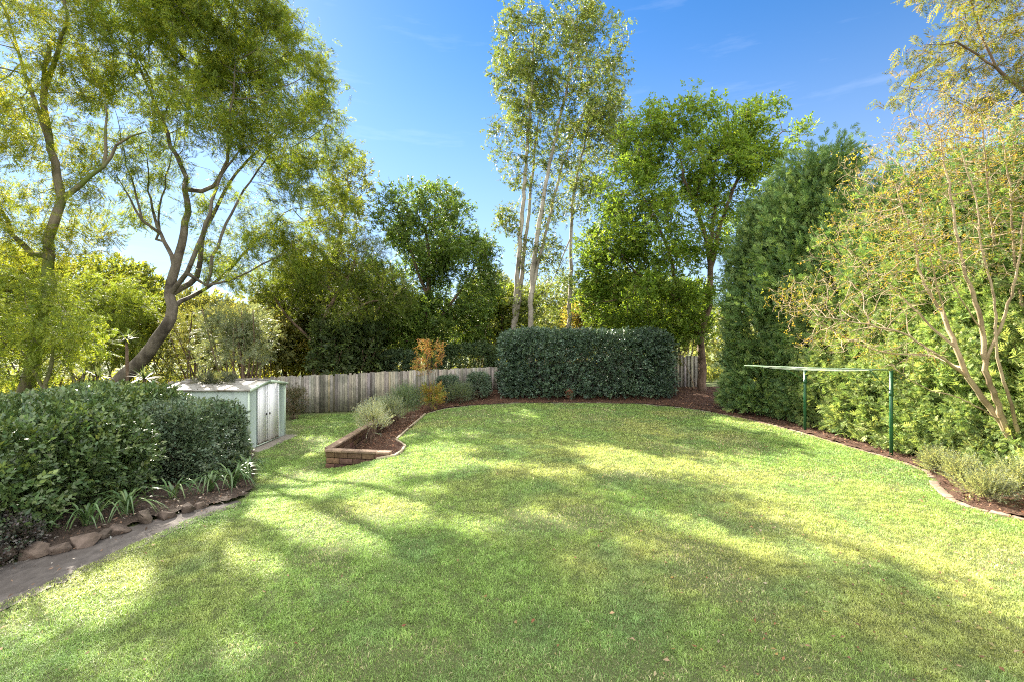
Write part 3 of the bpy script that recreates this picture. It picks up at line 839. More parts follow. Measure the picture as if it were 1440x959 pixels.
def edging(label, pts, h, th, m, seg=None, dz=.0, cat='edging', tint=(.5, .42, .33), seed=0, smooth=True):
    rng = R_(seed); pts = [np.array([*p, 0]) for p in pts]
    pts = catmull(pts, .1) if smooth else np.concatenate([catmull([a, b], .1)[:-1] for a, b in zip(pts[:-1], pts[1:])] + [[pts[-1]]])
    name = 'garden_edging'
    root = empty(name, (pts[0][0], pts[0][1], float(ground(pts[0][0], pts[0][1]))), label, cat); O = root.location
    if seg is None:
        g = ground(pts[:, 0], pts[:, 1]); T = nrm(np.gradient(pts[:, :2], axis=0)); nv = np.stack([T[:, 1], -T[:, 0]], -1) * th / 2
        V = np.concatenate([np.stack([pts[:, 0] + s * nv[:, 0], pts[:, 1] + s * nv[:, 1], g + z], -1)[:, None] for s, z in ((-1, -.1), (1, -.1), (1, h), (-1, h))], 1).reshape(-1, 3)
        n = len(pts); i = np.arange(n - 1)[:, None] * 4; j = np.arange(4)[None]; jn = (j + 1) % 4
        fq = np.stack([i + j, i + jn, i + 4 + jn, i + 4 + j], -1).reshape(-1, 4)
        o = mobj('board', V, [fq, np.array([[3, 2, 1, 0]]), np.array([[0, 1, 2, 3]]) + (n - 1) * 4], m, root, origin=O)
        bevel(o, .006)
    else:
        s = np.concatenate([[0], np.cumsum(np.linalg.norm(np.diff(pts[:, :2], axis=0), axis=1))]); it = []
        q = 0
        while q < s[-1] - seg:
            w = seg * rng.uniform(.92, 1.04); c0 = np.array([np.interp(q + w / 2, s, pts[:, 0]), np.interp(q + w / 2, s, pts[:, 1])])
            c1 = np.array([np.interp(q + w, s, pts[:, 0]), np.interp(q + w, s, pts[:, 1])]); d = c1 - c0
            it.append(((c0[0], c0[1], float(ground(*c0)) + h / 2 - .04 + rng.normal(0, .004)), (w / 2 - .006, th / 2, h / 2 + .04), math.atan2(d[1], d[0]) + rng.normal(0, .03), np.array(tint) * rng.uniform(.75, 1.15))); q += w
        V, fq, c = boxes(it); bevel(mobj('pavers', V, fq, m, root, c, origin=O), .008)
    return root
edging('thin pale timber edging board along the right side of the raised bed', [(-2.9, 10.32), (-2.5, 10.30), (-2.45, 10.75), (-2.5, 11.3), (-2.98, 12.42), (-3.05, 14.5), (-3.05, 17.0)], .05, .05, M['timber'], smooth=False)
edging('long pale concrete edging strip along the foot of the back hedge', [(-3.0, 17.06), (-1.5, 18.25), (0, 18.8), (1.6, 18.86), (3.5, 18.9), (5.12, 18.65), (6.2, 17.76), (6.9, 16.8)], .014, .055, rough_mat('edge_concrete', (.17, .14, .11), (.28, .24, .19), 15), seed=2)
edging('row of pale pavers edging the lawn below the tall cypress hedge', [(7.0, 16.65), (7.45, 15), (7.8, 13), (7.9, 11), (7.95, 9.8), (7.85, 9.12), (7.5, 8.6)], .012, .14, M['pavers'], .23, tint=(.27, .21, .17), seed=3)
edging('curved line of pinkish pavers around the small lavender bed at right', [(7.45, 8.5), (7.3, 8.35), (6.9, 7.6), (6.88, 7.1), (7.18, 6.6), (7.65, 5.8), (8.05, 4.5)], .022, .13, M['pavers'], .21, tint=(.31, .24, .195), seed=4)

# ------------------------------------------------------------------ ROCKS, POT
def rock(loc, size, rz, seed, label):
    """angular field stone: hull of scattered points, chipped edges, roughened faces"""
    r = R_(900 + seed); bm = bmesh.new()
    q = r.uniform(-1, 1, (16, 3)); q = q / (np.abs(q) ** 4).sum(1, keepdims=True) ** .25 * r.uniform(.72, 1.0, (16, 1))
    for v in q: bm.verts.new(v)
    bm.verts.ensure_lookup_table()
    res = bmesh.ops.convex_hull(bm, input=list(bm.verts))
    bmesh.ops.delete(bm, geom=[g for g in res['geom_interior'] if isinstance(g, bmesh.types.BMVert)], context='VERTS')
    bmesh.ops.bevel(bm, geom=list(bm.edges), offset=.07, segments=2, affect='EDGES', profile=.6)
    bmesh.ops.triangulate(bm, faces=list(bm.faces))
    bmesh.ops.subdivide_edges(bm, edges=list(bm.edges), cuts=2)
    bmesh.ops.triangulate(bm, faces=list(bm.faces))
    bm.verts.index_update()
    V = np.array([v.co[:] for v in bm.verts]); Fq = np.array([[v.index for v in f.verts] for f in bm.faces]); bm.free()
    V = V * (.94 + .13 * fbm(V * 3 + seed * 3.3, seed, 3))[:, None] * np.array(size)
    ca, sa = math.cos(rz), math.sin(rz)
    V = np.stack([V[:, 0] * ca - V[:, 1] * sa, V[:, 0] * sa + V[:, 1] * ca, V[:, 2]], -1)
    t = np.array([1, .93, .87]) * r.uniform(.6, 1.2) * np.array([1 + r.uniform(0, .06), 1, 1 - r.uniform(0, .04)])
    o = mobj('edging_rock', V, Fq, M['rock'], None, np.tile(t, (len(V), 1))); o.location = loc
    tag(o, label, 'rock', 'sandstone rocks edging the left bed')
RK = [(5, 775, .30, .17, 'sandstone rock at the left edge of the photo, nearest the camera'),
      (48, 768, .30, .13, 'low dark sandstone rock second from the left edge of the photo'),
      (85, 762, .22, .10, 'flat thin sandstone slab lying left of the big wedge rock'),
      (120, 752, .30, .16, 'big wedge shaped sandstone rock under the left strappy plant'),
      (148, 742, .13, .10, 'small pale upright stone between the two long rocks'),
      (172, 734, .28, .13, 'long low sandstone rock beside the small pale stone'),
      (200, 722, .25, .17, 'tall rounded sandstone block in the middle of the rock edging'),
      (235, 713, .27, .13, 'reddish flat topped sandstone rock right of the tall block'),
      (265, 705, .20, .13, 'square sandstone rock near the far end of the edging'),
      (282, 698, .16, .09, 'small dark stone ending the rock edging near the lawn')]
for k, (x, y, s, h, lb) in enumerate(RK):
    d = F * 2.44 / (y + 8 - HY); p = P(x, y, d)
    rock((p[0], p[1], float(ground(p[0], p[1])) + h * .45), (s * .56, s * .45, h * .8), math.atan2(1.7, .8) + (k * 37 % 11 - 5) * .06, k, lb)

def pot(x, y, d, r, h, label):
    p = P(x, y, d); z = float(ground(p[0], p[1])) + .04
    prof = [(0, 0), (.68, 0), (.72, .03), (.9, .75), (1.0, .78), (1.02, 1.0), (.92, 1.0), (.86, .8), (0, .8)]
    n = 20; th = np.arange(n) / n * 2 * np.pi
    V = np.concatenate([np.stack([np.cos(th) * a * r, np.sin(th) * a * r, np.full(n, b * h)], -1) for a, b in prof])
    i = np.arange(len(prof) - 1)[:, None] * n; j = np.arange(n)[None]; jn = (j + 1) % n
    fq = np.stack([i + j, i + jn, i + n + jn, i + n + j], -1).reshape(-1, 4)
    o = mobj('terracotta_pot', V, fq, rough_mat('terracotta', (.24, .11, .07), (.36, .18, .12), 9, 5, .85), smooth=True); o.location = (p[0], p[1], z)
    tag(o, label, 'pot')
pot(800, 556, 19.5, .22, .36, 'old terracotta pot half buried in the foot of the back hedge')

# ------------------------------------------------------------------ CLOTHESLINE
def clothesline():
    root = empty('clothesline', (8.0, 11.7, 0), 'green folding clothesline frame standing on two posts before the cypress hedge', 'clothesline'); O = root.location
    gm = rough_mat('green_paint', (.008, .065, .025), (.016, .095, .038), 8, 3, .35, .05, .002, spec=.5)
    pale = rough_mat('line_cord', (.25, .32, .24), (.36, .42, .33), 20, 2, .6)
    bar = rough_mat('frame_paint', (.14, .22, .14), (.22, .30, .2), 10, 2, .4)
    c = np.array([P(1262, 520, 10.05), P(1206, 519, 9.9), P(1047, 513.5, 13.9), P(1142, 517, 13.5), P(1262, 520, 10.05)])
    for y, x, tz, k in ((13.2, 8.0, 1.73, 2), (10.3, 8.08, 1.86, 1)):
        V, f = tube([(x, y, -.1), (x, y, .9), (x, y, tz)], [.036, .036, .036], 14)
        po = mobj('post', V, f, gm, root, smooth=True, origin=O)
        V, f = tube([(x, y, 1.30), (x, y, 1.40)], .044, 14); mobj('collar', V, f, gm, po, smooth=True, origin=O)
        e = c[1] * (.9 if k == 1 else .1) + c[2] * (.1 if k == 1 else .9)
        V, f = tube([(x, y, tz - .01), e], .016, 8); mobj('arm', V, f, bar, root, smooth=True, origin=O)
        V, f = tube([(x, y, 1.38), np.array([x, y, tz]) * .55 + e * .45], .009, 8); mobj('brace', V, f, gm, root, smooth=True, origin=O)
    for k in range(4):
        V, f = tube([c[k], c[k + 1]], .011, 8); mobj('frame_rail', V, f, bar, root, smooth=True, origin=O)
    for k in range(6):
        t = (k + 1) / 7; a = c[0] * (1 - t) + c[1] * t; b = c[3] * (1 - t) + c[2] * t
        pts = [a * (1 - s) + b * s - np.array([0, 0, (.02 + .02 * (k % 3)) * 4 * s * (1 - s)]) for s in np.linspace(0, 1, 12)]
        V, f = tube(pts, .0032, 5); mobj('line', V, f, pale, root, smooth=True, origin=O)
clothesline()

# ------------------------------------------------------------------ LEFT HEDGE AND ITS BED
tCam = T_broad(7, .078, .040, .15, 1, 8, 1.0, .5)
tVib = T_broad(7, .070, .034, .14, 2, 8, .9, .6)
CAM = [(.045, .075, .026), (.060, .092, .030), (.030, .052, .020), (.095, .125, .036)]
shrub('camellia_hedge', 'long dark green clipped camellia hedge above the rock edging at left', 'hedge', (-7.9, 5.9, .60), (2.15, 3.0, .84), tCam, CAM, M['leaf_gloss'], 31, 17000, pexp=2.8, lump=.42, ls=.6, depth=.5, w=[.4, .35, .15, .1], stems=40, fill=.3)
shrub('viburnum_bush', 'rounded greyish glossy bush at the end of the hedge beside the shed', 'bush', (-6.5, 9.7, .38), (.85, 1.05, .80), tVib, [(.065, .095, .055), (.085, .115, .07), (.05, .075, .04)], M['leaf_gloss'], 32, 5200, pexp=3.5, lump=.14, ls=.5, depth=.3, stems=16)
shrub('camellia_bush', 'tall glossy camellia bush rising behind the long clipped hedge', 'bush', (-8.7, 10.0, .55), (1.55, 1.5, .88), tCam, CAM, M['leaf_gloss'], 33, 6500, pexp=4, lump=.2, ls=.7, depth=.35, w=[.3, .35, .15, .2], stems=20)
tSm = T_broad(9, .035, .022, .12, 5, 6)
shrub('low_dark_shrub', 'low purplish dark small leaved shrub at the left edge under the hedge', 'shrub', (-5.95, 5.15, .16), (.42, .75, .24), tSm, [(.045, .035, .035), (.06, .05, .045), (.035, .045, .03)], M['leaf_gloss'], 34, 1800, pexp=3, lump=.08, ls=.3, depth=.15, stems=8, stem_r=.005)

def strappy(loc, r, n, seed, label, h=.35, wd=.032, cols=((.04, .075, .026), (.058, .10, .034), (.08, .115, .04)), name='strap_leaf_plant'):
    rng = R_(seed); z = float(ground(loc[0], loc[1])) + .05
    root = empty(name, (loc[0], loc[1], z), label, 'plant', 'strappy plants along the left bed')
    S = 7; t = np.linspace(0, 1, S)[None, :, None]; m = n
    a = rng.uniform(0, 2 * np.pi, m); d = np.stack([np.cos(a), np.sin(a), np.zeros(m)], -1); L = r * rng.uniform(.6, 1.15, m)
    hh = h * rng.uniform(.6, 1.2, m)
    c = d[:, None] * (L[:, None, None] * t ** 1.2) + np.array([0, 0, 1.]) * (hh[:, None, None] * (2.6 * t - 2.4 * t ** 2.2)) + rng.normal(0, .03, (m, 1, 3)) * np.array([1, 1, .1])
    s = np.stack([-np.sin(a), np.cos(a), np.zeros(m)], -1)[:, None] * (wd * .5 * (1 - .93 * t ** 2.5) * (.5 + .5 * np.minimum(1, t * 4)))
    fold = np.array([0, 0, 1.]) * .25 * np.linalg.norm(s, axis=-1, keepdims=True)
    V = np.stack([c - s + fold, c, c + s + fold], 2).reshape(-1, 3)
    i = (np.arange(m) * S * 3)[:, None, None] + (np.arange(S - 1) * 3)[None, :, None] + np.arange(2)[None, None]
    fq = np.stack([i, i + 1, i + 4, i + 3], -1).reshape(-1, 4)
    col = np.repeat(palette(rng, m, cols) * rng.uniform(.8, 1.2, (m, 1)), S * 3, 0)
    mobj('leaves', V, fq, M['leaf_gloss'], root, col, smooth=True, origin=(0, 0, 0))
    return root
def atz(x, y, z=0.0):
    d = F * (CAMZ - z) / (y - HY); return P(x, y, d)
ST = [(165, 735, .55, 34, 'bright strappy clump arching over the rocks in the middle of the bed', .38),
      (105, 752, .45, 22, 'darker strappy clump left of the small pale stone', .34),
      (232, 705, .45, 18, 'thin sparse strappy clump above the flat topped red rock', .34),
      (285, 690, .45, 22, 'medium strappy clump at the far end of the rock edging', .34),
      (318, 682, .60, 40, 'large fountain like strappy clump spilling onto the lawn edge', .46),
      (338, 664, .52, 34, 'farthest strappy clump beneath the glossy bush by the shed', .48),
      (18, 768, .28, 18, 'small pale strappy tuft at the left edge of the photo', .22)]
for k, (x, y, r, n, lb, h) in enumerate(ST):
    p = atz(x, y, -.05); strappy((p[0] + .08, p[1] + .08), r, n, 50 + k, lb, h)

# ------------------------------------------------------------------ BACK HEDGE AND PLANTER PLANTS
tBack = T_broad(7, .085, .045, .16, 3, 8, 1.0, .3)
shrub('back_hedge', 'big dark green clipped hedge standing along the back of the lawn', 'hedge', (3.06, 20.3, 1.36), (3.52, 1.15, 1.40), tBack, [(.045, .075, .045), (.06, .095, .05), (.035, .055, .04), (.055, .085, .06)], M['leaf_gloss'], 41, 15500, pexp=9, lump=.22, ls=.5, depth=.45, stems=60, stem_r=.016, fill=.3, bark='bark_grey')
tLav = T_needle(16, .04, .009, .24, 4)
LV = [(524, 607, .36, .30, 'palest silvery lavender bush at the near end of the raised bed', [(.33, .36, .29), (.40, .42, .35), (.25, .28, .21)]),
      (547, 590, .34, .26, 'grey green lavender bush second along the raised bed', [(.21, .25, .18), (.27, .30, .23), (.16, .19, .13)]),
      (566, 583, .38, .40, 'dense round grey green bush in the middle of the raised bed', [(.11, .15, .10), (.15, .19, .13), (.08, .115, .07)]),
      (585, 578, .34, .36, 'grey green rosemary bush at the far end of the raised bed', [(.09, .13, .08), (.13, .165, .11), (.07, .10, .06)])]
for k, (x, y, r, h, lb, cols) in enumerate(LV):
    p = atz(x, y, .08); p[0] = min(max(p[0], -3.75), -3.4)
    shrub('lavender_bush', lb, 'shrub', (p[0], p[1], .1 + h), (r, r, h + .05), tLav, cols, M['leaf_thin'], 60 + k, 620, group='grey bushes in the raised bed', pexp=2.2, lump=.12, ls=.2, depth=.3, up=.9, stems=10, stem_r=.005, spread=.5)
tBox = T_broad(8, .04, .024, .11, 7, 6)
BX = [(-2.55, 19.2, .42, .42, 'left clipped round box shrub in front of the paling fence'), (-1.35, 19.5, .45, .46, 'right clipped round box shrub between the fence and the back hedge')]
for k, (x, y, r, h, lb) in enumerate(BX):
    shrub('box_shrub', lb, 'shrub', (x, y, .2 + h), (r, r, h), tBox, [(.05, .08, .05), (.07, .10, .055), (.04, .06, .04)], M['leaf_gloss'], 70 + k, 1700, group='clipped shrubs by the fence', pexp=3.5, lump=.06, ls=.3, depth=.18)
shrub('grey_shrub', 'soft grey green shrub in front of the clipped box shrubs', 'shrub', (-2.05, 18.65, .38), (.50, .35, .36), tLav, [(.10, .135, .09), (.14, .175, .12)], M['leaf_thin'], 73, 800, pexp=2.4, lump=.12, ls=.25, depth=.25, up=.7, stem_r=.005)
tNan = T_broad(9, .06, .026, .2, 8, 6, 1.0, .2)
tree('nandina', 'slender orange red nandina sapling in the corner of the raised bed', 'shrub',
     [([P(606, 572, 17.6), P(604, 540, 17.6), P(600, 505, 17.6), P(600, 485, 17.6)], .018, .008), ([P(605, 560, 17.6), P(612, 530, 17.6), P(615, 500, 17.5)], .014, .006)],
     [(603, 487, 20, 14, 17.6, .5), (598, 510, 18, 14, 17.6, .45), (612, 500, 15, 16, 17.4, .4)], tNan, [(.34, .17, .07), (.40, .23, .11), (.28, .13, .06), (.30, .26, .08), (.16, .18, .05)], M['bark_brown'], M['leaf_thin'], 74,
     n=90, gaps=False, D=.12, infl=1.5, kill=.14, tip=.003, base_r=.018, per=3, spread=.1, clump=.3, leafy=3)
shrub('nandina_bush', 'low yellow green nandina bush under the orange red sapling', 'shrub', (-2.95, 17.75, .42), (.42, .38, .40), tNan, [(.20, .22, .05), (.26, .25, .06), (.34, .18, .07), (.14, .17, .05)], M['leaf_thin'], 75, 420, pexp=2.4, lump=.1, ls=.25, depth=.3, up=.5)
shrub('fence_shrub', 'scraggly brown shrub in the gap between the shed and fence', 'shrub', (-7.75, 17.2, .25), (.35, .4, .6), tSm, [(.10, .09, .06), (.07, .085, .045), (.14, .11, .075)], M['leaf'], 76, 900, pexp=2.5, lump=.15, ls=.3, depth=.3)

# ------------------------------------------------------------------ TREES
tJac = T_frond(9, .38, .14, .026, 1, 6, .3)
JC = [(.105, .150, .022), (.14, .185, .03), (.075, .115, .018), (.19, .215, .035)]
dJ = 18.5
tree('jacaranda', 'big leaning feathery tree with curved grey trunk rising beyond the shed', 'tree',
     [([P(118, 592, dJ), P(165, 540, dJ), P(212, 490, dJ), P(240, 448, dJ), P(238, 415, dJ), P(252, 360, dJ), P(262, 300, dJ), P(262, 250, dJ)], .31, .085),
      ([P(262, 275, dJ), P(300, 262, dJ), P(318, 225, dJ - .5), P(325, 160, dJ - 1), P(330, 100, dJ - 1)], .085, .03),
      ([P(262, 250, dJ), P(235, 190, dJ), P(212, 130, dJ + .5), P(180, 60, dJ + .5), P(150, 0, dJ + .5)], .085, .02),
      ([P(250, 370, dJ), P(225, 330, dJ + .5), P(212, 280, dJ + 1), P(205, 210, dJ + 1)], .09, .01),
      ([P(240, 410, dJ), P(275, 390, dJ + 1), P(290, 320, dJ + 1.5), P(340, 235, dJ + 2), P(390, 190, dJ + 2)], .12, .03),
      ([P(242, 430, dJ), P(300, 400, dJ + 2), P(350, 350, dJ + 3), P(400, 300, dJ + 3.5)], .09, .03),
      ([P(225, 330, dJ + .5), P(200, 310, dJ), P(160, 240, dJ - .5)], .06, .01),
      ([P(240, 410, dJ), P(262, 385, dJ - .4), P(272, 360, dJ - .6), P(285, 330, dJ - .8), P(294, 300, dJ - 1), P(310, 250, dJ - 1), P(338, 210, dJ - 1)], .095, .03),
      ([P(262, 385, dJ - .4), P(290, 402, dJ), P(300, 362, dJ), P(326, 300, dJ), P(352, 255, dJ + .3), P(380, 215, dJ + .5)], .07, .025),
      ([P(216, 350, dJ + .5), P(224, 325, dJ + .8), P(224, 290, dJ + 1), P(238, 235, dJ + 1), P(250, 170, dJ + 1)], .05, .012),
      ([P(200, 310, dJ), P(188, 265, dJ + .3), P(174, 215, dJ + .5), P(165, 165, dJ + .5)], .045, .01),
      ([P(290, 402, dJ), P(330, 392, dJ + .5), P(370, 372, dJ + 1), P(410, 350, dJ + 1.5)], .045, .02)],
     [(215, -50, 150, 80, dJ, 3.0), (315, 45, 100, 80, dJ - .5, 3.2), (395, 110, 75, 60, dJ + .5, 3.2), (430, 200, 62, 65, dJ + 1.5, 3.6), (440, 290, 58, 65, dJ + 2.5, 3.6), (340, 40, 80, 60, dJ, 3.4), (375, 365, 70, 45, dJ + 3, 2.5),
      (335, 230, 75, 70, dJ + 1, 3), (225, 110, 90, 70, dJ, 3.2), (280, 170, 70, 60, dJ - 1.5, 2.2), (400, 390, 50, 30, dJ + 2, 2), (350, 300, 70, 50, dJ + .5, 2.4), (340, 370, 70, 32, dJ + 1, 2), (290, 60, 70, 60, dJ - 1, 2.4), (440, 350, 40, 45, dJ + 3, 2), (168, 200, 45, 60, dJ + .3, 1.3), (222, 215, 42, 55, dJ + 1, 1.3), (150, 250, 36, 40, dJ - .4, 1), (190, 290, 35, 30, dJ + .5, 1)],
     tJac, JC, M['bark_grey'], M['leaf_feather'], 101, n=3600, D=.40, infl=6, kill=.42, iters=90, tip=.0065, base_r=.30, extra=8, tuft=.24, per=7, spread=.42, sc=(.75, 1.2), droop=.35, leafy=4, clump=.42, cs=1.3, flat=.6)
dA = 15.5
tree('jacaranda', 'tall feathery tree with dark mossy upright trunk at the left edge', 'tree',
     [([P(25, 600, dA), P(50, 500, dA), P(70, 420, dA), P(68, 340, dA), P(85, 280, dA), P(72, 210, dA), P(62, 130, dA), P(70, 60, dA)], .22, .06),
      ([P(85, 285, dA), P(110, 265, dA), P(145, 235, dA), P(165, 205, dA), P(185, 192, dA), P(205, 186, dA)], .085, .02),
      ([P(145, 235, dA), P(150, 180, dA), P(148, 130, dA)], .06, .01), ([P(62, 130, dA), P(80, 70, dA), P(95, 20, dA), P(75, -30, dA)], .08, .03),
      ([P(60, 370, dA), P(20, 330, dA), P(0, 290, dA), P(-40, 260, dA)], .10, .03), ([P(72, 210, dA), P(40, 120, dA), P(10, 20, dA)], .08, .03)],
     [(50, 60, 85, 70, dA, 2.4), (105, 110, 50, 45, dA, 1.8), (30, 180, 55, 55, dA - .5, 2.2), (-50, 120, 60, 100, dA, 2.0), (20, 300, 60, 40, dA, 2), (100, 330, 40, 30, dA, 1.6), (10, -60, 110, 60, dA, 2.4), (62, 260, 45, 50, dA, 1.3), (90, 340, 40, 35, dA, 1.1), (25, 350, 50, 40, dA, 1.3), (110, 290, 35, 35, dA, 1)],
     tJac, [(.13, .17, .022), (.18, .21, .03), (.09, .125, .02), (.24, .24, .035)], M['bark_mossy'], M['leaf_feather'], 102, n=1200, D=.38, infl=5, kill=.4, iters=80, tip=.006, base_r=.21, extra=5, tuft=.25, per=5, spread=.4, droop=.3, leafy=4, clump=.45, cs=1.1, flat=.6, sc=(.7, 1.15))
# feathery understorey, lower left
U = [('wattle_bush', 'low feathery yellow green wattle spreading in front of the mossy trunk', (60, 590, 13.5), [(30, 490, 70, 45, 13.5, 1.5), (90, 475, 50, 40, 13.5, 1.3), (30, 420, 60, 40, 14, 1.4), (-60, 470, 60, 60, 13.5, 1.5)], 103, 13.5),
     ('wattle_bush', 'feathery wattle drooping beside the leaning grey trunk on its left', (110, 590, 20.5), [(110, 430, 60, 40, 20.5, 1.5), (165, 430, 50, 40, 20.5, 1.4), (150, 480, 50, 30, 20.5, 1.3)], 104, 20.5)]
for nm, lb, b, bl, sd, d in U:
    tree(nm, lb, 'bush', [([P(*b), P(b[0] + 5, 540, d), P(b[0] + 15, 490, d)], .07, .04), ([P(b[0] + 3, 550, d), P(b[0] - 25, 500, d)], .05, .03)], bl, tJac,
         [(.15, .20, .03), (.20, .24, .04), (.11, .155, .03)], M['bark_mossy'], M['leaf_feather'], sd, n=700, D=.28, infl=4, kill=.26, tip=.004, base_r=.07, per=8, spread=.35, droop=.3, leafy=4, flat=.7, sc=(.6, 1.0), clump=.3)

def spiky(x, y, d, r, n, seed, label, stalk=.6):
    rng = R_(seed); p = P(x, y, d); g = float(ground(p[0], p[1]))
    root = empty('yucca', (p[0], p[1], g), label, 'plant', 'spiky yuccas beyond the hedge'); O = np.array(root.location)
    V, f = tube([(p[0], p[1], g - .05), (p[0] + .03, p[1], (g + p[2]) / 2), tuple(p)], [.06, .05, .045], 7); mobj('stem', V, f, M['bark_brown'], root, smooth=True, origin=O)
    dd = rand_dirs(rng, n); dd[:, 2] = np.abs(dd[:, 2]) * .9 - .25; dd = nrm(dd); s = nrm(np.cross(dd, np.array([0, 0, 1.]) + rng.normal(0, .1, 3)))
    L = r * rng.uniform(.75, 1.1, (n, 1)); w = .022
    V = np.stack([p + s * w * .6, p + dd * L * .5 + s * w, p + dd * L - np.array([0, 0, .06]), p + dd * L * .5 - s * w, p - s * w * .6], 1).reshape(-1, 3)
    mobj('leaves', V, (np.arange(n) * 5)[:, None] + np.arange(5)[None], M['leaf'], root, np.repeat(palette(rng, n, [(.03, .05, .022), (.05, .07, .035), (.07, .085, .05)]), 5, 0), origin=O)
spiky(203, 532, 15, .55, 60, 1, 'dark spiky yucca directly right of the leaning trunk foot')
spiky(137, 528, 15, .5, 50, 2, 'spiky yucca left of the leaning trunk foot above the hedge')
spiky(178, 478, 17.0, .55, 60, 3, 'tall spiky yucca high up left of the leaning trunk')

tGum = T_broad(9, .115, .056, .28, 11, 8, 1.0, .1)
tMid = T_broad(9, .115, .06, .28, 12, 8, 1.0, .1)
tMap = T_broad(8, .12, .065, .26, 13, 8, 1.0, .0)
# broadleaf behind the leaning tree
d4 = 26
tree('gum_tree', 'dark olive gum tree peeping out behind the feathery crown', 'tree', [([P(455, 540, d4), P(460, 450, d4), P(475, 350, d4), P(490, 260, d4)], .25, .06)],
     [(490, 245, 32, 32, d4, 1.6), (470, 300, 45, 35, d4, 1.8), (505, 285, 22, 25, d4, 1.2), (470, 380, 55, 40, d4, 2)], tMid, [(.09, .11, .03), (.12, .14, .035), (.07, .085, .025)], M['bark_brown'], M['leaf_thin'], 110, n=700, D=.42, infl=5, kill=.4, tip=.007, base_r=.25, per=6, spread=.45, extra=4, leafy=3)
d5 = 24.5
tree('round_tree', 'bushy mid green tree standing behind the paling fence in the middle', 'tree',
     [([P(603, 560, d5), P(603, 500, d5), P(600, 440, d5), P(604, 380, d5), P(598, 320, d5)], .22, .07), ([P(602, 470, d5), P(640, 420, d5), P(665, 380, d5)], .1, .04), ([P(602, 480, d5), P(565, 430, d5), P(548, 370, d5)], .1, .04), ([P(602, 420, d5), P(580, 360, d5), P(565, 310, d5)], .09, .04)],
     [(565, 285, 28, 24, d5, 1.4), (615, 290, 42, 30, d5, 1.7), (545, 330, 32, 35, d5, 1.5), (600, 345, 60, 45, d5, 2.2), (655, 372, 42, 42, d5, 1.8), (560, 410, 50, 45, d5, 2), (620, 420, 55, 40, d5, 2), (660, 430, 38, 30, d5, 1.6), (575, 470, 60, 25, d5, 1.8), (640, 470, 50, 25, d5, 1.6), (680, 400, 22, 34, d5, 1.2), (676, 345, 26, 30, d5, 1.2), (585, 310, 40, 35, d5, 1.6), (575, 400, 48, 42, d5 - .5, 1.6), (602, 440, 60, 30, d5 - .5, 1.5), (545, 362, 32, 40, d5, 1.4), (640, 330, 36, 30, d5, 1.4)],
     tMid, [(.06, .10, .022), (.08, .128, .026), (.11, .155, .03), (.045, .075, .02)], M['bark_brown'], M['leaf'], 111, n=3000, D=.38, infl=5, kill=.36, tip=.0065, base_r=.24, per=6, spread=.40, leafy=4, extra=5, gaps=False, clump=.45, cs=1.0)
d6 = 21.5
tree('casuarina', 'dark fine leaved tree with layered branches left of the round tree', 'tree',
     [([P(440, 580, d6), P(445, 500, d6), P(460, 440, d6), P(490, 390, d6)], .14, .06), ([P(452, 470, d6), P(510, 430, d6), P(550, 420, d6)], .07, .03), ([P(447, 490, d6), P(400, 440, d6), P(380, 410, d6)], .07, .03)],
     [(500, 350, 42, 28, d6, 1.3), (530, 400, 52, 28, d6, 1.3), (470, 400, 50, 28, d6, 1.3), (560, 430, 30, 20, d6, 1), (500, 440, 60, 18, d6, 1.2), (400, 420, 45, 25, d6, 1.2)],
     T_frond(7, .30, .10, .022, 4, 5, .3), [(.075, .105, .022), (.10, .135, .026), (.055, .08, .02)], M['bark_brown'], M['leaf_thin'], 112, n=1300, D=.3, infl=4, kill=.28, tip=.005, base_r=.15, extra=3, gaps=False, per=5, spread=.35, leafy=4, droop=.2, flat=.6, clump=.4)
# tall gums
GC = [(.08, .11, .028), (.105, .135, .032), (.13, .145, .038), (.055, .08, .024)]
d7 = 25.5
tree('tall_gum', 'leftmost tall slim gum with pale double trunk behind the back hedge', 'tree',
     [([P(720, 580, d7), P(722, 470, d7), P(728, 390, d7), P(735, 300, d7), P(742, 200, d7), P(748, 110, d7), P(750, 40, d7)], .18, .04), ([P(721, 480, d7), P(732, 400, d7 + .3), P(745, 280, d7 + .5), P(755, 180, d7 + .5)], .14, .05)],
     [(735, 60, 40, 42, d7, 1.7), (730, 120, 38, 40, d7, 1.7), (722, 195, 36, 32, d7, 1.5), (752, 150, 26, 60, d7, 1.3), (712, 240, 22, 20, d7, 1), (745, 10, 22, 20, d7, 1.), (745, 240, 28, 26, d7, 1.1), (715, 310, 16, 22, d7, .9), (722, 385, 16, 14, d7, .8), (730, 430, 24, 20, d7, .9), (744, 350, 20, 34, d7, .9)],
     tGum, GC, M['bark_pale'], M['leaf'], 120, n=1100, D=.4, infl=4.5, kill=.36, tip=.006, base_r=.18, per=4, spread=.42, leafy=3, extra=4, droop=.25, clump=.46, cs=.8, up=.25, wob=.2)
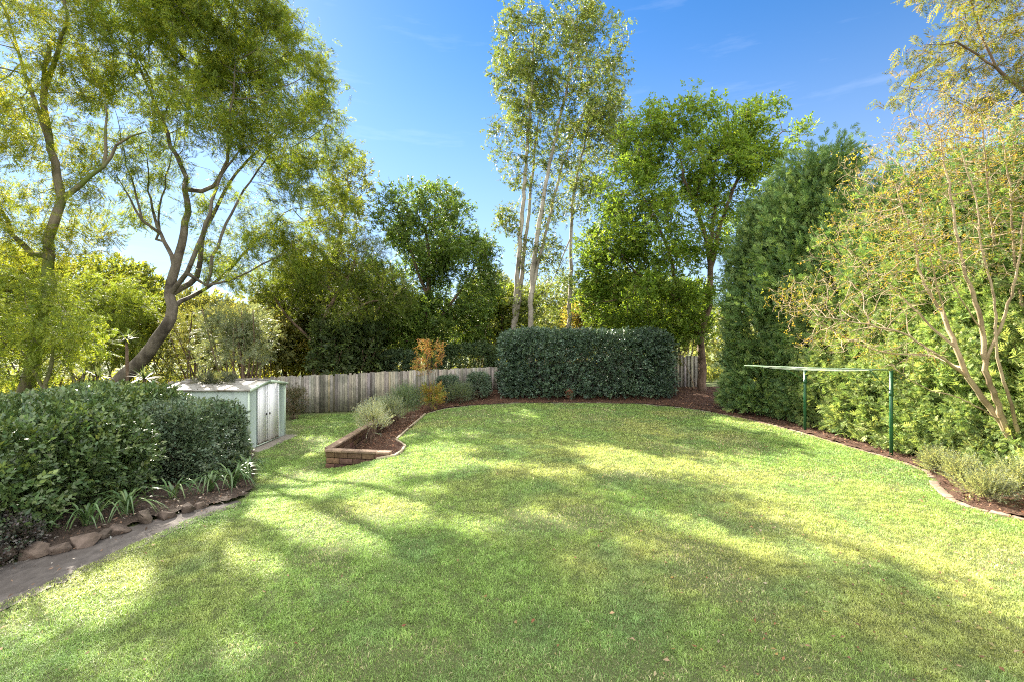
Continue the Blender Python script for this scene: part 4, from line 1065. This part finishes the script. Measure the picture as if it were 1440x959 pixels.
tree('tall_gum', 'middle tall gum leaning right with forked pale trunk behind the hedge', 'tree',
     [([P(744, 580, d7 - .5), P(746, 470, d7 - .5), P(750, 380, d7 - .5), P(764, 280, d7 - .5), P(782, 190, d7 - .5), P(800, 110, d7 - .5), P(812, 40, d7 - .5)], .18, .04), ([P(750, 400, d7 - .5), P(772, 310, d7), P(792, 230, d7), P(820, 160, d7)], .10, .04)],
     [(805, 25, 42, 36, d7 - .5, 1.7), (845, 60, 36, 36, d7, 1.6), (800, 95, 42, 42, d7 - .5, 1.7), (850, 125, 32, 40, d7, 1.5), (820, 170, 45, 36, d7, 1.7), (785, 215, 30, 40, d7, 1.3), (775, 290, 22, 30, d7, 1), (765, 340, 18, 30, d7, .9), (762, 420, 26, 22, d7, .9), (780, 370, 18, 26, d7, .9)],
     tGum, GC, M['bark_pale'], M['leaf'], 121, n=1300, D=.4, infl=4.5, kill=.36, tip=.006, base_r=.18, per=4, spread=.42, leafy=3, extra=4, droop=.25, clump=.46, cs=.8, up=.25, wob=.2)
tree('tall_gum', 'rightmost slim gum with straight pale trunk behind the hedge centre', 'tree',
     [([P(799, 580, d7 + 1), P(800, 470, d7 + 1), P(803, 380, d7 + 1), P(805, 290, d7 + 1), P(818, 220, d7 + 1), P(832, 160, d7 + 1)], .16, .04), ([P(804, 330, d7 + 1), P(775, 400, d7 + .5), P(762, 415, d7 + .5)], .04, .02)],
     [(850, 190, 38, 40, d7 + 1, 1.6), (835, 245, 36, 30, d7 + 1, 1.5), (812, 280, 20, 30, d7 + 1, 1), (800, 400, 22, 22, d7 + 1, 1), (815, 430, 26, 18, d7 + 1, 1), (870, 150, 22, 22, d7 + 1, 1), (790, 440, 20, 15, d7 + 1, .9)],
     tGum, GC, M['bark_pale'], M['leaf'], 122, n=850, D=.4, infl=4.5, kill=.36, tip=.006, base_r=.16, per=4, spread=.42, leafy=3, extra=4, droop=.25, clump=.46, cs=.8, up=.2, wob=.2)
d8 = 20.8
tree('spreading_tree', 'broad spreading green tree with brown trunk between the hedge and cypresses', 'tree',
     [([P(988, 552, d8), P(987, 510, d8), P(984, 475, d8), P(972, 450, d8), P(955, 425, d8), P(925, 405, d8), P(895, 385, d8)], .19, .05),
      ([P(984, 475, d8), P(995, 430, d8), P(998, 370, d8), P(985, 310, d8), P(960, 250, d8)], .16, .05),
      ([P(996, 400, d8), P(1010, 330, d8), P(1030, 270, d8), P(1055, 220, d8), P(1090, 195, d8)], .11, .04), ([P(955, 425, d8), P(940, 350, d8), P(910, 290, d8), P(890, 250, d8)], .09, .04),
      ([P(998, 370, d8), P(1005, 290, d8), P(1000, 220, d8)], .09, .04), ([P(925, 405, d8), P(880, 420, d8), P(850, 425, d8)], .06, .03)],
     [(905, 200, 34, 36, d8, 1.7), (950, 175, 42, 30, d8, 1.8), (1015, 178, 45, 28, d8, 1.8), (1065, 180, 36, 26, d8, 1.6), (1112, 195, 26, 16, d8, 1.1), (880, 265, 45, 40, d8, 2), (945, 255, 52, 45, d8, 2.2), (1015, 240, 46, 40, d8, 2), (865, 335, 45, 38, d8, 2),
      (920, 335, 56, 45, d8, 2.2), (980, 320, 40, 50, d8, 1.8), (850, 390, 36, 25, d8, 1.6), (910, 410, 60, 30, d8, 2), (965, 410, 40, 36, d8, 1.6), (940, 455, 32, 20, d8, 1.3), (870, 440, 45, 22, d8 + 1.5, 1.4), (990, 440, 26, 30, d8 + 1, 1.2), (905, 455, 40, 16, d8 + 1, 1.2), (1062, 250, 40, 45, d8, 1.5), (1035, 320, 34, 42, d8, 1.3), (848, 415, 42, 30, d8 + .5, 1.5), (835, 350, 26, 34, d8, 1.3), (965, 465, 34, 22, d8 - .5, 1.0)],
     tMap, [(.095, .155, .027), (.12, .185, .032), (.15, .205, .035), (.075, .12, .024)], M['bark_brown'], M['leaf_thin'], 130, n=3800, D=.36, infl=5, kill=.34, tip=.0065, base_r=.2, per=4, spread=.38, leafy=4, extra=6, clump=.44, cs=1.0, flat=.75, shell=1.2)
tree('sapling', 'thin leaning bare sapling in front of the fence right of the hedge', 'sapling', [([P(978, 556, 21.4), P(972, 530, 21.4), P(962, 508, 21.4)], .03, .015)], [(960, 480, 22, 18, 21.4, .6), (945, 495, 14, 12, 21.4, .5)],
     tMid, [(.09, .13, .03), (.15, .17, .04)], M['bark_tan'], M['leaf_thin'], 131, n=60, D=.2, infl=2, kill=.25, tip=.004, base_r=.03, per=2, spread=.15, leafy=3)

# ------------------------------------------------------------------ CYPRESSES
tCyp = T_cypress(.26, 1, 6, 5, .022)
def cypress(x, y, h, r, seed, label, n=4200, cols=None, face=None, leaders=3):
    rng = R_(seed); g = float(ground(x, y)) + .03
    root = empty('cypress', (x, y, g), label, 'tree', 'cypress trees along the right boundary'); O = root.location
    V, f = tube([(x, y, g - .1), (x, y, g + h * .5), (x, y, g + h * .93)], [.14, .08, .02], 8); mobj('trunk', V, f, M['bark_brown'], root, smooth=True, origin=O)
    # plumes: shoots that leave the crown surface outwards and upwards, each carrying several sprays
    np_ = n // 7
    t = rng.random(np_) ** 1.15; th = rng.uniform(0, 2 * np.pi, np_)
    prof = lambda t: np.where(t < .5, 1.0, np.sqrt(np.clip(1 - ((t - .5) / .52) ** 2, 0, 1)))
    lump = .78 + .5 * fbm(np.stack([np.cos(th) * 2, np.sin(th) * 2, t * h * .9], -1) + seed, seed, 2)
    rr = r * prof(t) * lump * rng.uniform(.82, 1.03, np_)
    lx = np.zeros(np_); ly = np.zeros(np_)
    if leaders > 1:
        la = rng.uniform(0, 2 * np.pi, leaders); li = rng.integers(0, leaders, np_); k = np.clip((t - .6) / .4, 0, 1)
        lx = np.cos(la)[li] * r * .38 * k; ly = np.sin(la)[li] * r * .38 * k
        rr = rr * (1 - .35 * k); t = t * (1 - .10 * k * (li / leaders))
    c = np.stack([x + lx + np.cos(th) * rr, y + ly + np.sin(th) * rr, g + .15 + t * h * .95], -1)
    out = np.stack([np.cos(th), np.sin(th), np.zeros(np_)], -1)
    axis = nrm(out * .75 + np.array([0, 0, 1.]) * (.25 + .7 * t)[:, None] + rand_dirs(rng, np_) * .3)
    Lp = rng.uniform(.25, .6, np_) * (.7 + .5 * t)
    K = 7
    s = np.tile(np.linspace(-.6, 1, K), np_); ii = np.repeat(np.arange(np_), K)
    p = c[ii] + axis[ii] * (Lp[ii] * s)[:, None] + rng.normal(0, .05, (len(ii), 3))
    if face is not None:
        low = p[:, 2] < 3.4 + .6 * (vnoise(p[:, [1, 1, 1]] * .8, 3) - .5) * 2
        lim = face + .12 * (fbm(p / .5, seed + 2, 2) - .5) * 2
        p[:, 0] = np.where(low & (p[:, 0] < lim), lim + rng.random(len(p)) * .18, p[:, 0])
    f = nrm(axis[ii] + rand_dirs(rng, len(ii)) * .65); u = nrm(rand_dirs(rng, len(ii)) + out[ii] * .6 + np.array([0, 0, .4]))
    if face is not None and face > 8:          # the clipped side towards the lawn
        nf = 9500; q = np.stack([np.zeros(nf), y + rng.uniform(-1.15, 1.15, nf), g + .05 + 3.5 * rng.random(nf) ** .9], -1)
        q[:, 0] = face + .42 * (fbm(q / .5, seed + 2, 3) - .45) + .30 * rng.random(nf) ** 2 + .10 * np.clip(q[:, 2] - 2.4, 0, 2)
        q = q[(fbm(q / .4 + 5, seed + 4, 2) > .40)]; nf = len(q)
        f = np.concatenate([f, nrm(np.array([-.55, 0, .25]) + rand_dirs(rng, nf) * .8)]); u = np.concatenate([u, nrm(rand_dirs(rng, nf) + np.array([-.7, 0, .3]))]); p = np.concatenate([p, q])
    else: nf = 0
    scl = np.concatenate([rng.uniform(.75, 1.25, len(ii)), rng.uniform(.28, .55, nf)]); ii = np.zeros(len(p), int)
    cols = cols or [(.05, .085, .03), (.07, .105, .035), (.035, .062, .026), (.09, .12, .035)]
    cu = palette(rng, len(ii), [(.05, .085, .03), (.07, .105, .035), (.035, .062, .026), (.09, .12, .035)]); hi = sstep(2.6, 4.6, p[:, 2])[:, None]
    cc = (palette(rng, len(ii), cols) * (1 - hi) + cu * hi) * (.75 + .5 * vnoise(p / .6, seed + 7))[:, None]
    V, fq, cl = bake(tCyp, p, f, u, scl, cc, rng, .18)
    mobj('crown', V, fq, M['leaf_conifer'], root, cl, origin=O)
CY = [(9.0, 16.4, 7.8, 1.38, 'farthest cypress, tall and dark green beside the spreading tree', 16000),
      (9.4, 15.0, 8.3, 1.3, 'tallest feathery cypress second from the far end of the row', 15000),
      (9.95, 13.2, 6.7, 1.6, 'cypress standing directly behind the far clothesline post', 10000),
      (10.05, 11.5, 6.6, 1.65, 'cypress standing between the two clothesline posts', 10000),
      (10.15, 9.8, 6.4, 1.7, 'cypress standing behind the near clothesline post', 11000),
      (10.3, 8.1, 6.3, 1.75, 'cypress standing behind the bare branched crepe myrtle', 11000),
      (10.4, 6.3, 6.2, 1.75, 'nearest cypress at the right edge of the photo', 8000)]
LOWC = [(.080, .112, .038), (.105, .135, .046), (.052, .08, .028), (.145, .16, .06)]
for k, (x, y, h, r, lb, n) in enumerate(CY):
    cypress(x, y, h, r, 140 + k, lb, n, None if k < 2 else LOWC, face=8.22 + .012 * (k - 3) if k else 7.45)

# ------------------------------------------------------------------ RIGHT TREES
dM = 8.1
tMyr = T_broad(4, .048, .026, .10, 21, 6, 1.0, .2)
tree('crepe_myrtle', 'multi stemmed crepe myrtle with bare tan branches and few yellow leaves', 'tree',
     [([P(1462, 712, dM), P(1448, 670, dM), P(1432, 632, dM), P(1415, 605, dM)], .085, .06),
      ([P(1415, 605, dM), P(1390, 570, dM), P(1362, 530, dM), P(1345, 490, dM), P(1325, 440, dM + .2), P(1300, 400, dM + .3), P(1285, 340, dM + .4), P(1262, 270, dM + .5)], .05, .012),
      ([P(1418, 610, dM), P(1400, 560, dM - .2), P(1385, 510, dM - .3), P(1382, 460, dM - .3), P(1362, 400, dM - .3), P(1345, 330, dM - .3), P(1335, 260, dM - .2), P(1320, 190, dM)], .048, .012),
      ([P(1448, 670, dM), P(1445, 560, dM + .3), P(1425, 480, dM + .3), P(1412, 400, dM + .3), P(1395, 320, dM + .3), P(1388, 240, dM + .2), P(1380, 170, dM)], .055, .012),
      ([P(1362, 530, dM), P(1320, 500, dM - .3), P(1270, 470, dM - .5), P(1210, 455, dM - .6), P(1150, 445, dM - .6)], .028, .006),
      ([P(1345, 490, dM), P(1300, 450, dM + .2), P(1250, 400, dM + .5), P(1215, 370, dM + .6)], .026, .006),
      ([P(1355, 520, dM), P(1310, 500, dM + .6), P(1240, 495, dM + .9), P(1180, 470, dM + .9), P(1110, 430, dM + .9)], .024, .006),
      ([P(1385, 510, dM - .3), P(1410, 450, dM - .5), P(1430, 380, dM - .7), P(1440, 300, dM - .7)], .03, .01),
      ([P(1440, 640, dM), P(1420, 560, dM - .4), P(1402, 500, dM - .5), P(1398, 420, dM - .6), P(1380, 350, dM - .6), P(1372, 280, dM - .6), P(1350, 210, dM - .5)], .034, .008),
      ([P(1446, 640, dM), P(1452, 540, dM - .2), P(1440, 450, dM - .2), P(1425, 350, dM - .2), P(1420, 260, dM - .2), P(1405, 180, dM)], .04, .008),
      ([P(1330, 450, dM + .2), P(1312, 380, dM), P(1300, 320, dM - .2), P(1290, 250, dM - .2)], .018, .006), ([P(1384, 470, dM - .3), P(1345, 410, dM - .6), P(1318, 350, dM - .7), P(1300, 300, dM - .7)], .016, .006),
      ([P(1405, 590, dM - .1), P(1350, 560, dM - .5), P(1300, 545, dM - .7), P(1260, 520, dM - .8)], .014, .004),
      ([P(1395, 320, dM + .3), P(1430, 260, dM + .4), P(1450, 200, dM + .4)], .022, .008)],
     [(1270, 280, 70, 60, dM + .4, 1.0), (1240, 240, 48, 45, dM + .5, .9), (1340, 230, 70, 60, dM, 1.0), (1410, 200, 60, 60, dM, 1.0), (1210, 340, 60, 50, dM + .6, .9), (1150, 420, 55, 40, dM + .2, .9), (1230, 420, 60, 45, dM, .9), (1300, 370, 60, 50, dM - .4, .9),
      (1370, 330, 60, 60, dM - .4, .9), (1440, 330, 40, 80, dM - .4, .9), (1180, 480, 60, 20, dM + .2, .7), (1330, 170, 60, 40, dM, .8), (1105, 425, 22, 18, dM + .8, .4), (1270, 500, 50, 20, dM - .2, .6), (1480, 250, 40, 90, dM, 1.0)],
     tMyr, [(.125, .14, .034), (.19, .165, .04), (.10, .12, .03), (.21, .14, .045)], M['bark_tan'], M['leaf_thin'], 150, n=5600, D=.13, infl=2.2, kill=.10, iters=130, tip=.0027, gaps=False, extra=1, tuft=.12, base_r=.085, per=1, spread=.08, leafy=2, clump=.1, cs=.5, up=.12, wob=.17, bare=.6, sc=(.6, .95))
dR = 10.5
tree('feathery_tree', 'tall feathery tree with yellowing leaves rising behind the crepe myrtle', 'tree',
     [([np.array([12.6, 11.0, 0.]), np.array([12.4, 11, 3.]), np.array([12.3, 11, 5.5]), P(1500, 180, dR), P(1440, 130, dR), P(1400, 95, dR), P(1345, 60, dR)], .12, .022), ([P(1440, 130, dR), P(1450, 60, dR), P(1440, -20, dR)], .04, .02), ([P(1400, 95, dR), P(1370, 20, dR), P(1360, -30, dR)], .03, .012), ([P(1480, 160, dR), P(1400, 170, dR), P(1340, 140, dR)], .03, .012)],
     [(1330, 70, 52, 40, dR, 1.1), (1380, 20, 70, 50, dR, 1.2), (1320, 120, 45, 28, dR, 1), (1400, 110, 60, 40, dR, 1.2), (1450, 60, 50, 80, dR, 1.2), (1290, 30, 24, 22, dR, .7), (1390, -40, 90, 30, dR, 1.2), (1520, 60, 60, 100, dR, 1.5), (1360, 160, 40, 20, dR, .9)],
     T_frond(7, .26, .10, .022, 9, 5, .3), [(.09, .105, .026), (.115, .12, .03), (.07, .085, .024), (.17, .135, .032)], M['bark_brown'], M['leaf_thin'], 151, n=1500, gaps=False, D=.24, infl=3, kill=.22, tip=.0035, base_r=.22, per=4, spread=.25, leafy=3, droop=.1, flat=.75, clump=.5, cs=.6, sc=(.7, 1.1))
LR = [(1326, 662, .18, .18, 'pale lavender bush at the far end of the small right bed'), (1362, 676, .20, .18, 'pale green lavender bush in the centre of the small right bed'), (1404, 700, .28, .19, 'low wide lavender bush at the front of the small right bed'), (1450, 694, .26, .26, 'lavender bush at the right edge of the photo below the trunk')]
for k, (x, y, r, h, lb) in enumerate(LR):
    p = atz(x, y, .1)
    shrub('lavender_bush', lb, 'shrub', (p[0], p[1] + .15, h * .9), (r, r, h), tLav, [(.16, .18, .12), (.20, .22, .15), (.12, .14, .09)], M['leaf_thin'], 160 + k, 420, group='lavender bushes in the right bed', pexp=2.2, lump=.12, ls=.2, depth=.3, up=.9, stems=10, stem_r=.005, spread=.5)
shrub('broadleaf_shrub', 'bright green large leaved shrub behind the crepe myrtle at right', 'shrub', (*P(1440, 560, 8.7)[:2], 1.35), (.4, .3, .5), T_broad(5, .20, .10, .25, 22, 6), [(.15, .21, .04), (.20, .26, .05)], M['leaf_thin'], 165, 70, pexp=2.2, lump=.1, ls=.3, depth=.2, stems=6)

# ------------------------------------------------------------------ BEYOND THE FENCE
tBig = T_broad(9, .17, .085, .34, 31, 8, 1.0, .1)
def back_bush(name, label, cat, x, y, d, rx, ry, rd, cols, seed, n, tpl=None, m='leaf', bark='bark_brown', w=None):
    """pixel centre and radii; the foliage reaches the ground when low"""
    c = P(x, y, d); h = np.array([rx / F * d, rd, ry / F * d])
    return shrub(name, label, cat, c, h, tpl or tBig, cols, M[m], seed, n, pexp=2.3, lump=.5, ls=1.1, depth=.9, w=w, stems=14, stem_r=.03, bark=bark, fill=.25, jit=.22)
YG = [(.115, .14, .03), (.15, .165, .035), (.09, .115, .028)]; OL = [(.09, .10, .035), (.125, .13, .05), (.065, .08, .03)]; DK = [(.06, .085, .03), (.08, .11, .036), (.045, .065, .026)]
GG = [(.13, .15, .085), (.17, .19, .11), (.10, .12, .065)]
back_bush('grey_wattle', 'grey green wattle bush right behind the garden shed', 'bush', 335, 475, 17.2, 50, 50, 1.0, GG, 171, 2200, T_frond(7, .26, .09, .02, 14, 5, .2), 'leaf', 'bark_brown')
back_bush('grey_wattle', 'olive wattle bush left of the garden shed behind the hedge', 'bush', 275, 485, 21, 45, 50, .9, OL, 172, 1500, T_frond(7, .26, .09, .02, 15, 5, .2), 'leaf_thin')
back_bush('golden_bush', 'sunlit yellow bush glowing above the fence right of the shed', 'bush', 418, 508, 24, 40, 25, 1.2, [(.22, .24, .05), (.18, .20, .05), (.26, .23, .06)], 173, 900, m='leaf_thin')
back_bush('dark_bush', 'very dark bush over the fence nearest the shed', 'bush', 470, 492, 21.5, 32, 40, 1.0, DK, 174, 1200)
back_bush('dark_bush', 'dark bush over the fence left of the clipped screen', 'bush', 515, 500, 22.3, 30, 36, 1.0, [(.05, .075, .025), (.075, .10, .03), (.035, .055, .02)], 175, 1200)
shrub('screen_hedge', 'square clipped dark hedge top showing above the fence left of the nandina', 'hedge', (*P(562, 505, 22.6)[:2], .75), (.75, .6, 1.15), tBack, [(.042, .068, .036), (.06, .09, .045)], M['leaf'], 176, 2400, pexp=6, lump=.08, ls=.4, depth=.3)
shrub('screen_hedge', 'wide clipped dark hedge behind the fence right of the nandina', 'hedge', (*P(655, 498, 23.6)[:2], .9), (1.55, .6, 1.3), tBack, [(.055, .085, .045), (.075, .11, .05)], M['leaf'], 177, 4200, pexp=5, lump=.15, ls=.5, depth=.3)
back_bush('olive_bush', 'loose olive green bush behind the fence below the dark layered tree', 'bush', 410, 455, 25, 60, 45, 1.6, OL, 178, 1800, m='leaf_thin')
back_bush('olive_bush', 'bright olive bush behind the fence under the round tree', 'bush', 520, 455, 27, 70, 40, 1.6, [(.085, .11, .028), (.12, .145, .035), (.06, .08, .022)], 179, 2000, m='leaf_thin')
back_bush('far_tree', 'pale grey green tree far behind the left gum trunk', 'tree', 690, 430, 36, 40, 48, 2, [(.09, .11, .05), (.12, .14, .06)], 180, 1500)
back_bush('far_tree', 'bright yellow green tree far behind the back hedge centre', 'tree', 875, 430, 33, 62, 42, 2, [(.12, .16, .028), (.16, .195, .03), (.09, .12, .025)], 181, 2300, m='leaf_thin')
back_bush('far_tree', 'dark green tree far behind the spreading tree', 'tree', 950, 440, 30, 50, 45, 1.8, [(.06, .09, .025), (.09, .125, .03)], 182, 1800)
back_bush('autumn_bush', 'golden autumn bush glimpsed past the rightmost gum trunk', 'bush', 815, 452, 31, 26, 24, 1.2, [(.20, .16, .045), (.24, .19, .06), (.15, .15, .045)], 183, 600, m='leaf_thin')
back_bush('far_tree', 'olive green tree between the gum trunks far behind', 'tree', 770, 440, 38, 50, 45, 2, [(.10, .125, .04), (.14, .16, .05)], 184, 1600)
back_bush('yellow_wattle', 'yellow green tree beyond the left hedge under the open sky', 'tree', 130, 440, 24, 100, 70, 2.2, YG, 185, 3400, m='leaf_thin')
back_bush('yellow_wattle', 'yellow green tree at the far left edge behind the mossy trunk', 'tree', -10, 440, 22, 80, 90, 2.2, YG, 186, 3200, m='leaf_thin')
back_bush('yellow_wattle', 'olive yellow tree far behind the leaning grey trunk', 'tree', 250, 470, 28, 90, 60, 2.2, OL, 187, 2600, m='leaf_thin')
back_bush('olive_bush', 'dusty olive bush behind the shed roof', 'bush', 350, 480, 22, 60, 45, 1.6, [(.16, .165, .06), (.20, .20, .08), (.11, .125, .045)], 188, 1800, m='leaf_thin')

p = P(300, 531, 13.2)
shrub('fallen_branch', 'dark leafy branch lying on the shed roof', 'branch', (p[0] + .1, p[1], 1.36), (.5, .36, .09), T_frond(7, .24, .08, .02, 16, 5, .2), [(.06, .07, .035), (.09, .095, .05), (.04, .05, .03)], M['leaf'], 190, 260, pexp=2, lump=.12, ls=.3, depth=.15, stems=0)
def undergrowth():
    r = R_(78); n = 26000
    x = r.uniform(-32, 24, n); y = r.uniform(12.5, 42, n)
    k = ((y > 19.0 + (x + 8.3) * .35) & (y > 18.6)) | ((x < -9.6) & (y > 12.5)); k &= ~((x < 9) & (x > -8.3) & (y < 23))
    x, y = x[k], y[k]; m = len(x); p = np.stack([x, y, ground(x, y) + .55 * r.random(m) * (fbm(xy3(x * .5, y * .5), 9, 2) * 2) ** 2], -1)
    f = nrm(rand_dirs(r, m) + np.array([0, 0, .7])); u = rand_dirs(r, m) + np.array([0, 0, 1.])
    c = palette(r, m, [(.11, .14, .035), (.16, .18, .045), (.08, .10, .03), (.2, .19, .06)])
    V, fq, cc = bake(T_broad(8, .17, .06, .35, 42, 6), p, f, u, r.uniform(.6, 1.3, m), c, r, .18)
    tag(mobj('undergrowth', V, fq, M['leaf_thin'], None, cc), 'tangled green undergrowth beyond the fence', 'undergrowth', kind='stuff')
undergrowth()

back_bush('bushy_tree', 'mid green tree behind the fence between the round tree and tall gums', 'tree', 690, 455, 27, 50, 55, 1.6, [(.09, .12, .028), (.12, .15, .034), (.06, .085, .022)], 191, 2200, m='leaf_thin')
back_bush('bushy_tree', 'dark leafy tree mass behind the left end of the paling fence', 'tree', 450, 430, 26.5, 70, 55, 1.8, [(.085, .11, .028), (.115, .14, .034), (.06, .08, .022)], 192, 2400, m='leaf_thin')
back_bush('bushy_tree', 'green tree filling the view under the spreading tree behind the hedge', 'tree', 900, 445, 26, 75, 45, 1.6, [(.08, .115, .024), (.11, .15, .028), (.055, .08, .02)], 193, 3000)
def woodland():
    """the far wood as one mass"""
    rng = R_(77); n = 15000
    th = rng.uniform(-1.05, 1.05, n); d = rng.uniform(42, 75, n)
    x = np.tan(th) * d * .95; top = 4.2 + 3.2 * fbm(xy3(x / 9, d / 14), 5, 3)
    z = -1.2 + (top + 1.2) * rng.random(n) ** .6
    p = np.stack([x, d, z], -1); f = rand_dirs(rng, n); u = rand_dirs(rng, n) + np.array([0, 0, 1.])
    c = palette(rng, n, [(.12, .14, .05), (.16, .18, .07), (.09, .115, .04), (.2, .2, .08)])
    V, fq, cc = bake(T_broad(9, .42, .24, .8, 41, 6), p, f, u, rng.uniform(.7, 1.3, n), c, rng, .15)
    o = mobj('far_woodland', V, fq, M['leaf'], None, cc)
    tag(o, 'far olive wooded ridge beyond the garden', 'woodland', kind='stuff')
woodland()

# ------------------------------------------------------------------ LIGHT, SKY, CAMERA
w = bpy.data.worlds.new('World'); scene.world = w; w.use_nodes = True
nt = w.node_tree; nt.nodes.clear()
sky = nt.nodes.new('ShaderNodeTexSky'); sky.sky_type = 'NISHITA'; sky.sun_disc = False
sky.sun_elevation = SUN_EL; sky.sun_rotation = SUN_AZ; sky.air_density = .75; sky.dust_density = .1; sky.ozone_density = 2.5; sky.altitude = 100
SKY_S = .05
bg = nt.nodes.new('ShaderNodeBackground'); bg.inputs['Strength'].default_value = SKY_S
hs = nt.nodes.new('ShaderNodeHueSaturation'); hs.inputs['Saturation'].default_value = 1.25
out = nt.nodes.new('ShaderNodeOutputWorld')
nt.links.new(sky.outputs[0], hs.inputs['Color'])
# unseen broken cloud added overhead and behind to fill the shade, faint wisps elsewhere
tc = N(nt, 'ShaderNodeTexCoord'); sx = N(nt, 'ShaderNodeSeparateXYZ'); nt.links.new(tc.outputs['Generated'], sx.inputs[0])
def mr(src, a, b):
    m = N(nt, 'ShaderNodeMapRange', interpolation_type='SMOOTHSTEP'); m.inputs[1].default_value = a; m.inputs[2].default_value = b
    nt.links.new(src, m.inputs[0]); return m.outputs[0]
def mth(op, a, b):
    m = N(nt, 'ShaderNodeMath', operation=op)
    for s_, v in ((m.inputs[0], a), (m.inputs[1], b)):
        if isinstance(v, (int, float)): s_.default_value = v
        else: nt.links.new(v, s_)
    return m.outputs[0]
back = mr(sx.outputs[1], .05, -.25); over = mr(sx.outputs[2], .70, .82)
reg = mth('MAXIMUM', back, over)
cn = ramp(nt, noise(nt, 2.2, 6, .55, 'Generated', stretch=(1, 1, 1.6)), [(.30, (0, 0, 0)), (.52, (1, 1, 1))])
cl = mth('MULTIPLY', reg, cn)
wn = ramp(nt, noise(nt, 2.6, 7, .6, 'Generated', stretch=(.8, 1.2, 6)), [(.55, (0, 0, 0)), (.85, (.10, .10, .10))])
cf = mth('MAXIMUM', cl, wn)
hz = mth('MULTIPLY', mr(sx.outputs[2], .58, .0), .66)
HZ = 1 / SKY_S
hazy = mixc(nt, hs.outputs[0], (.145 * HZ, .168 * HZ, .195 * HZ), hz)
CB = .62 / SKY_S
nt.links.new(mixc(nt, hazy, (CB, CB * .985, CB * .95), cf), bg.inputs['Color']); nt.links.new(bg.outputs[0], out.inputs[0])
L = bpy.data.lights.new('sun', 'SUN'); L.energy = 5.0; L.angle = math.radians(.53); L.color = (1.0, .92, .78)
so = bpy.data.objects.new('sun', L); COL.objects.link(so)
from mathutils import Vector
sd = Vector((math.sin(SUN_AZ) * math.cos(SUN_EL), math.cos(SUN_AZ) * math.cos(SUN_EL), math.sin(SUN_EL)))
so.rotation_euler = sd.to_track_quat('Z', 'Y').to_euler(); so.location = sd * 60

cam = bpy.data.cameras.new('camera'); cam.sensor_width = 36; cam.lens = 36 * F / 1440; cam.clip_end = 2000; cam.clip_start = .05
cam.shift_y = (HY - 479.5) / 1440
co = bpy.data.objects.new('camera', cam); COL.objects.link(co); co.location = (0, 0, CAMZ); co.rotation_euler = (math.pi / 2, 0, 0)
scene.camera = co
vs = scene.view_settings; vs.view_transform = 'Standard'; vs.look = 'None'; vs.gamma = 1; vs.exposure = 2.42; vs.use_curve_mapping = False
cy = scene.cycles
cy.max_bounces = 7; cy.diffuse_bounces = 4; cy.glossy_bounces = 2; cy.transmission_bounces = 4; cy.transparent_max_bounces = 4
cy.use_adaptive_sampling = True; cy.adaptive_threshold = .01
cy.filter_width = 1.1; cy.use_denoising = False; cy.denoiser = 'OPENIMAGEDENOISE'; cy.caustics_reflective = False; cy.caustics_refractive = False
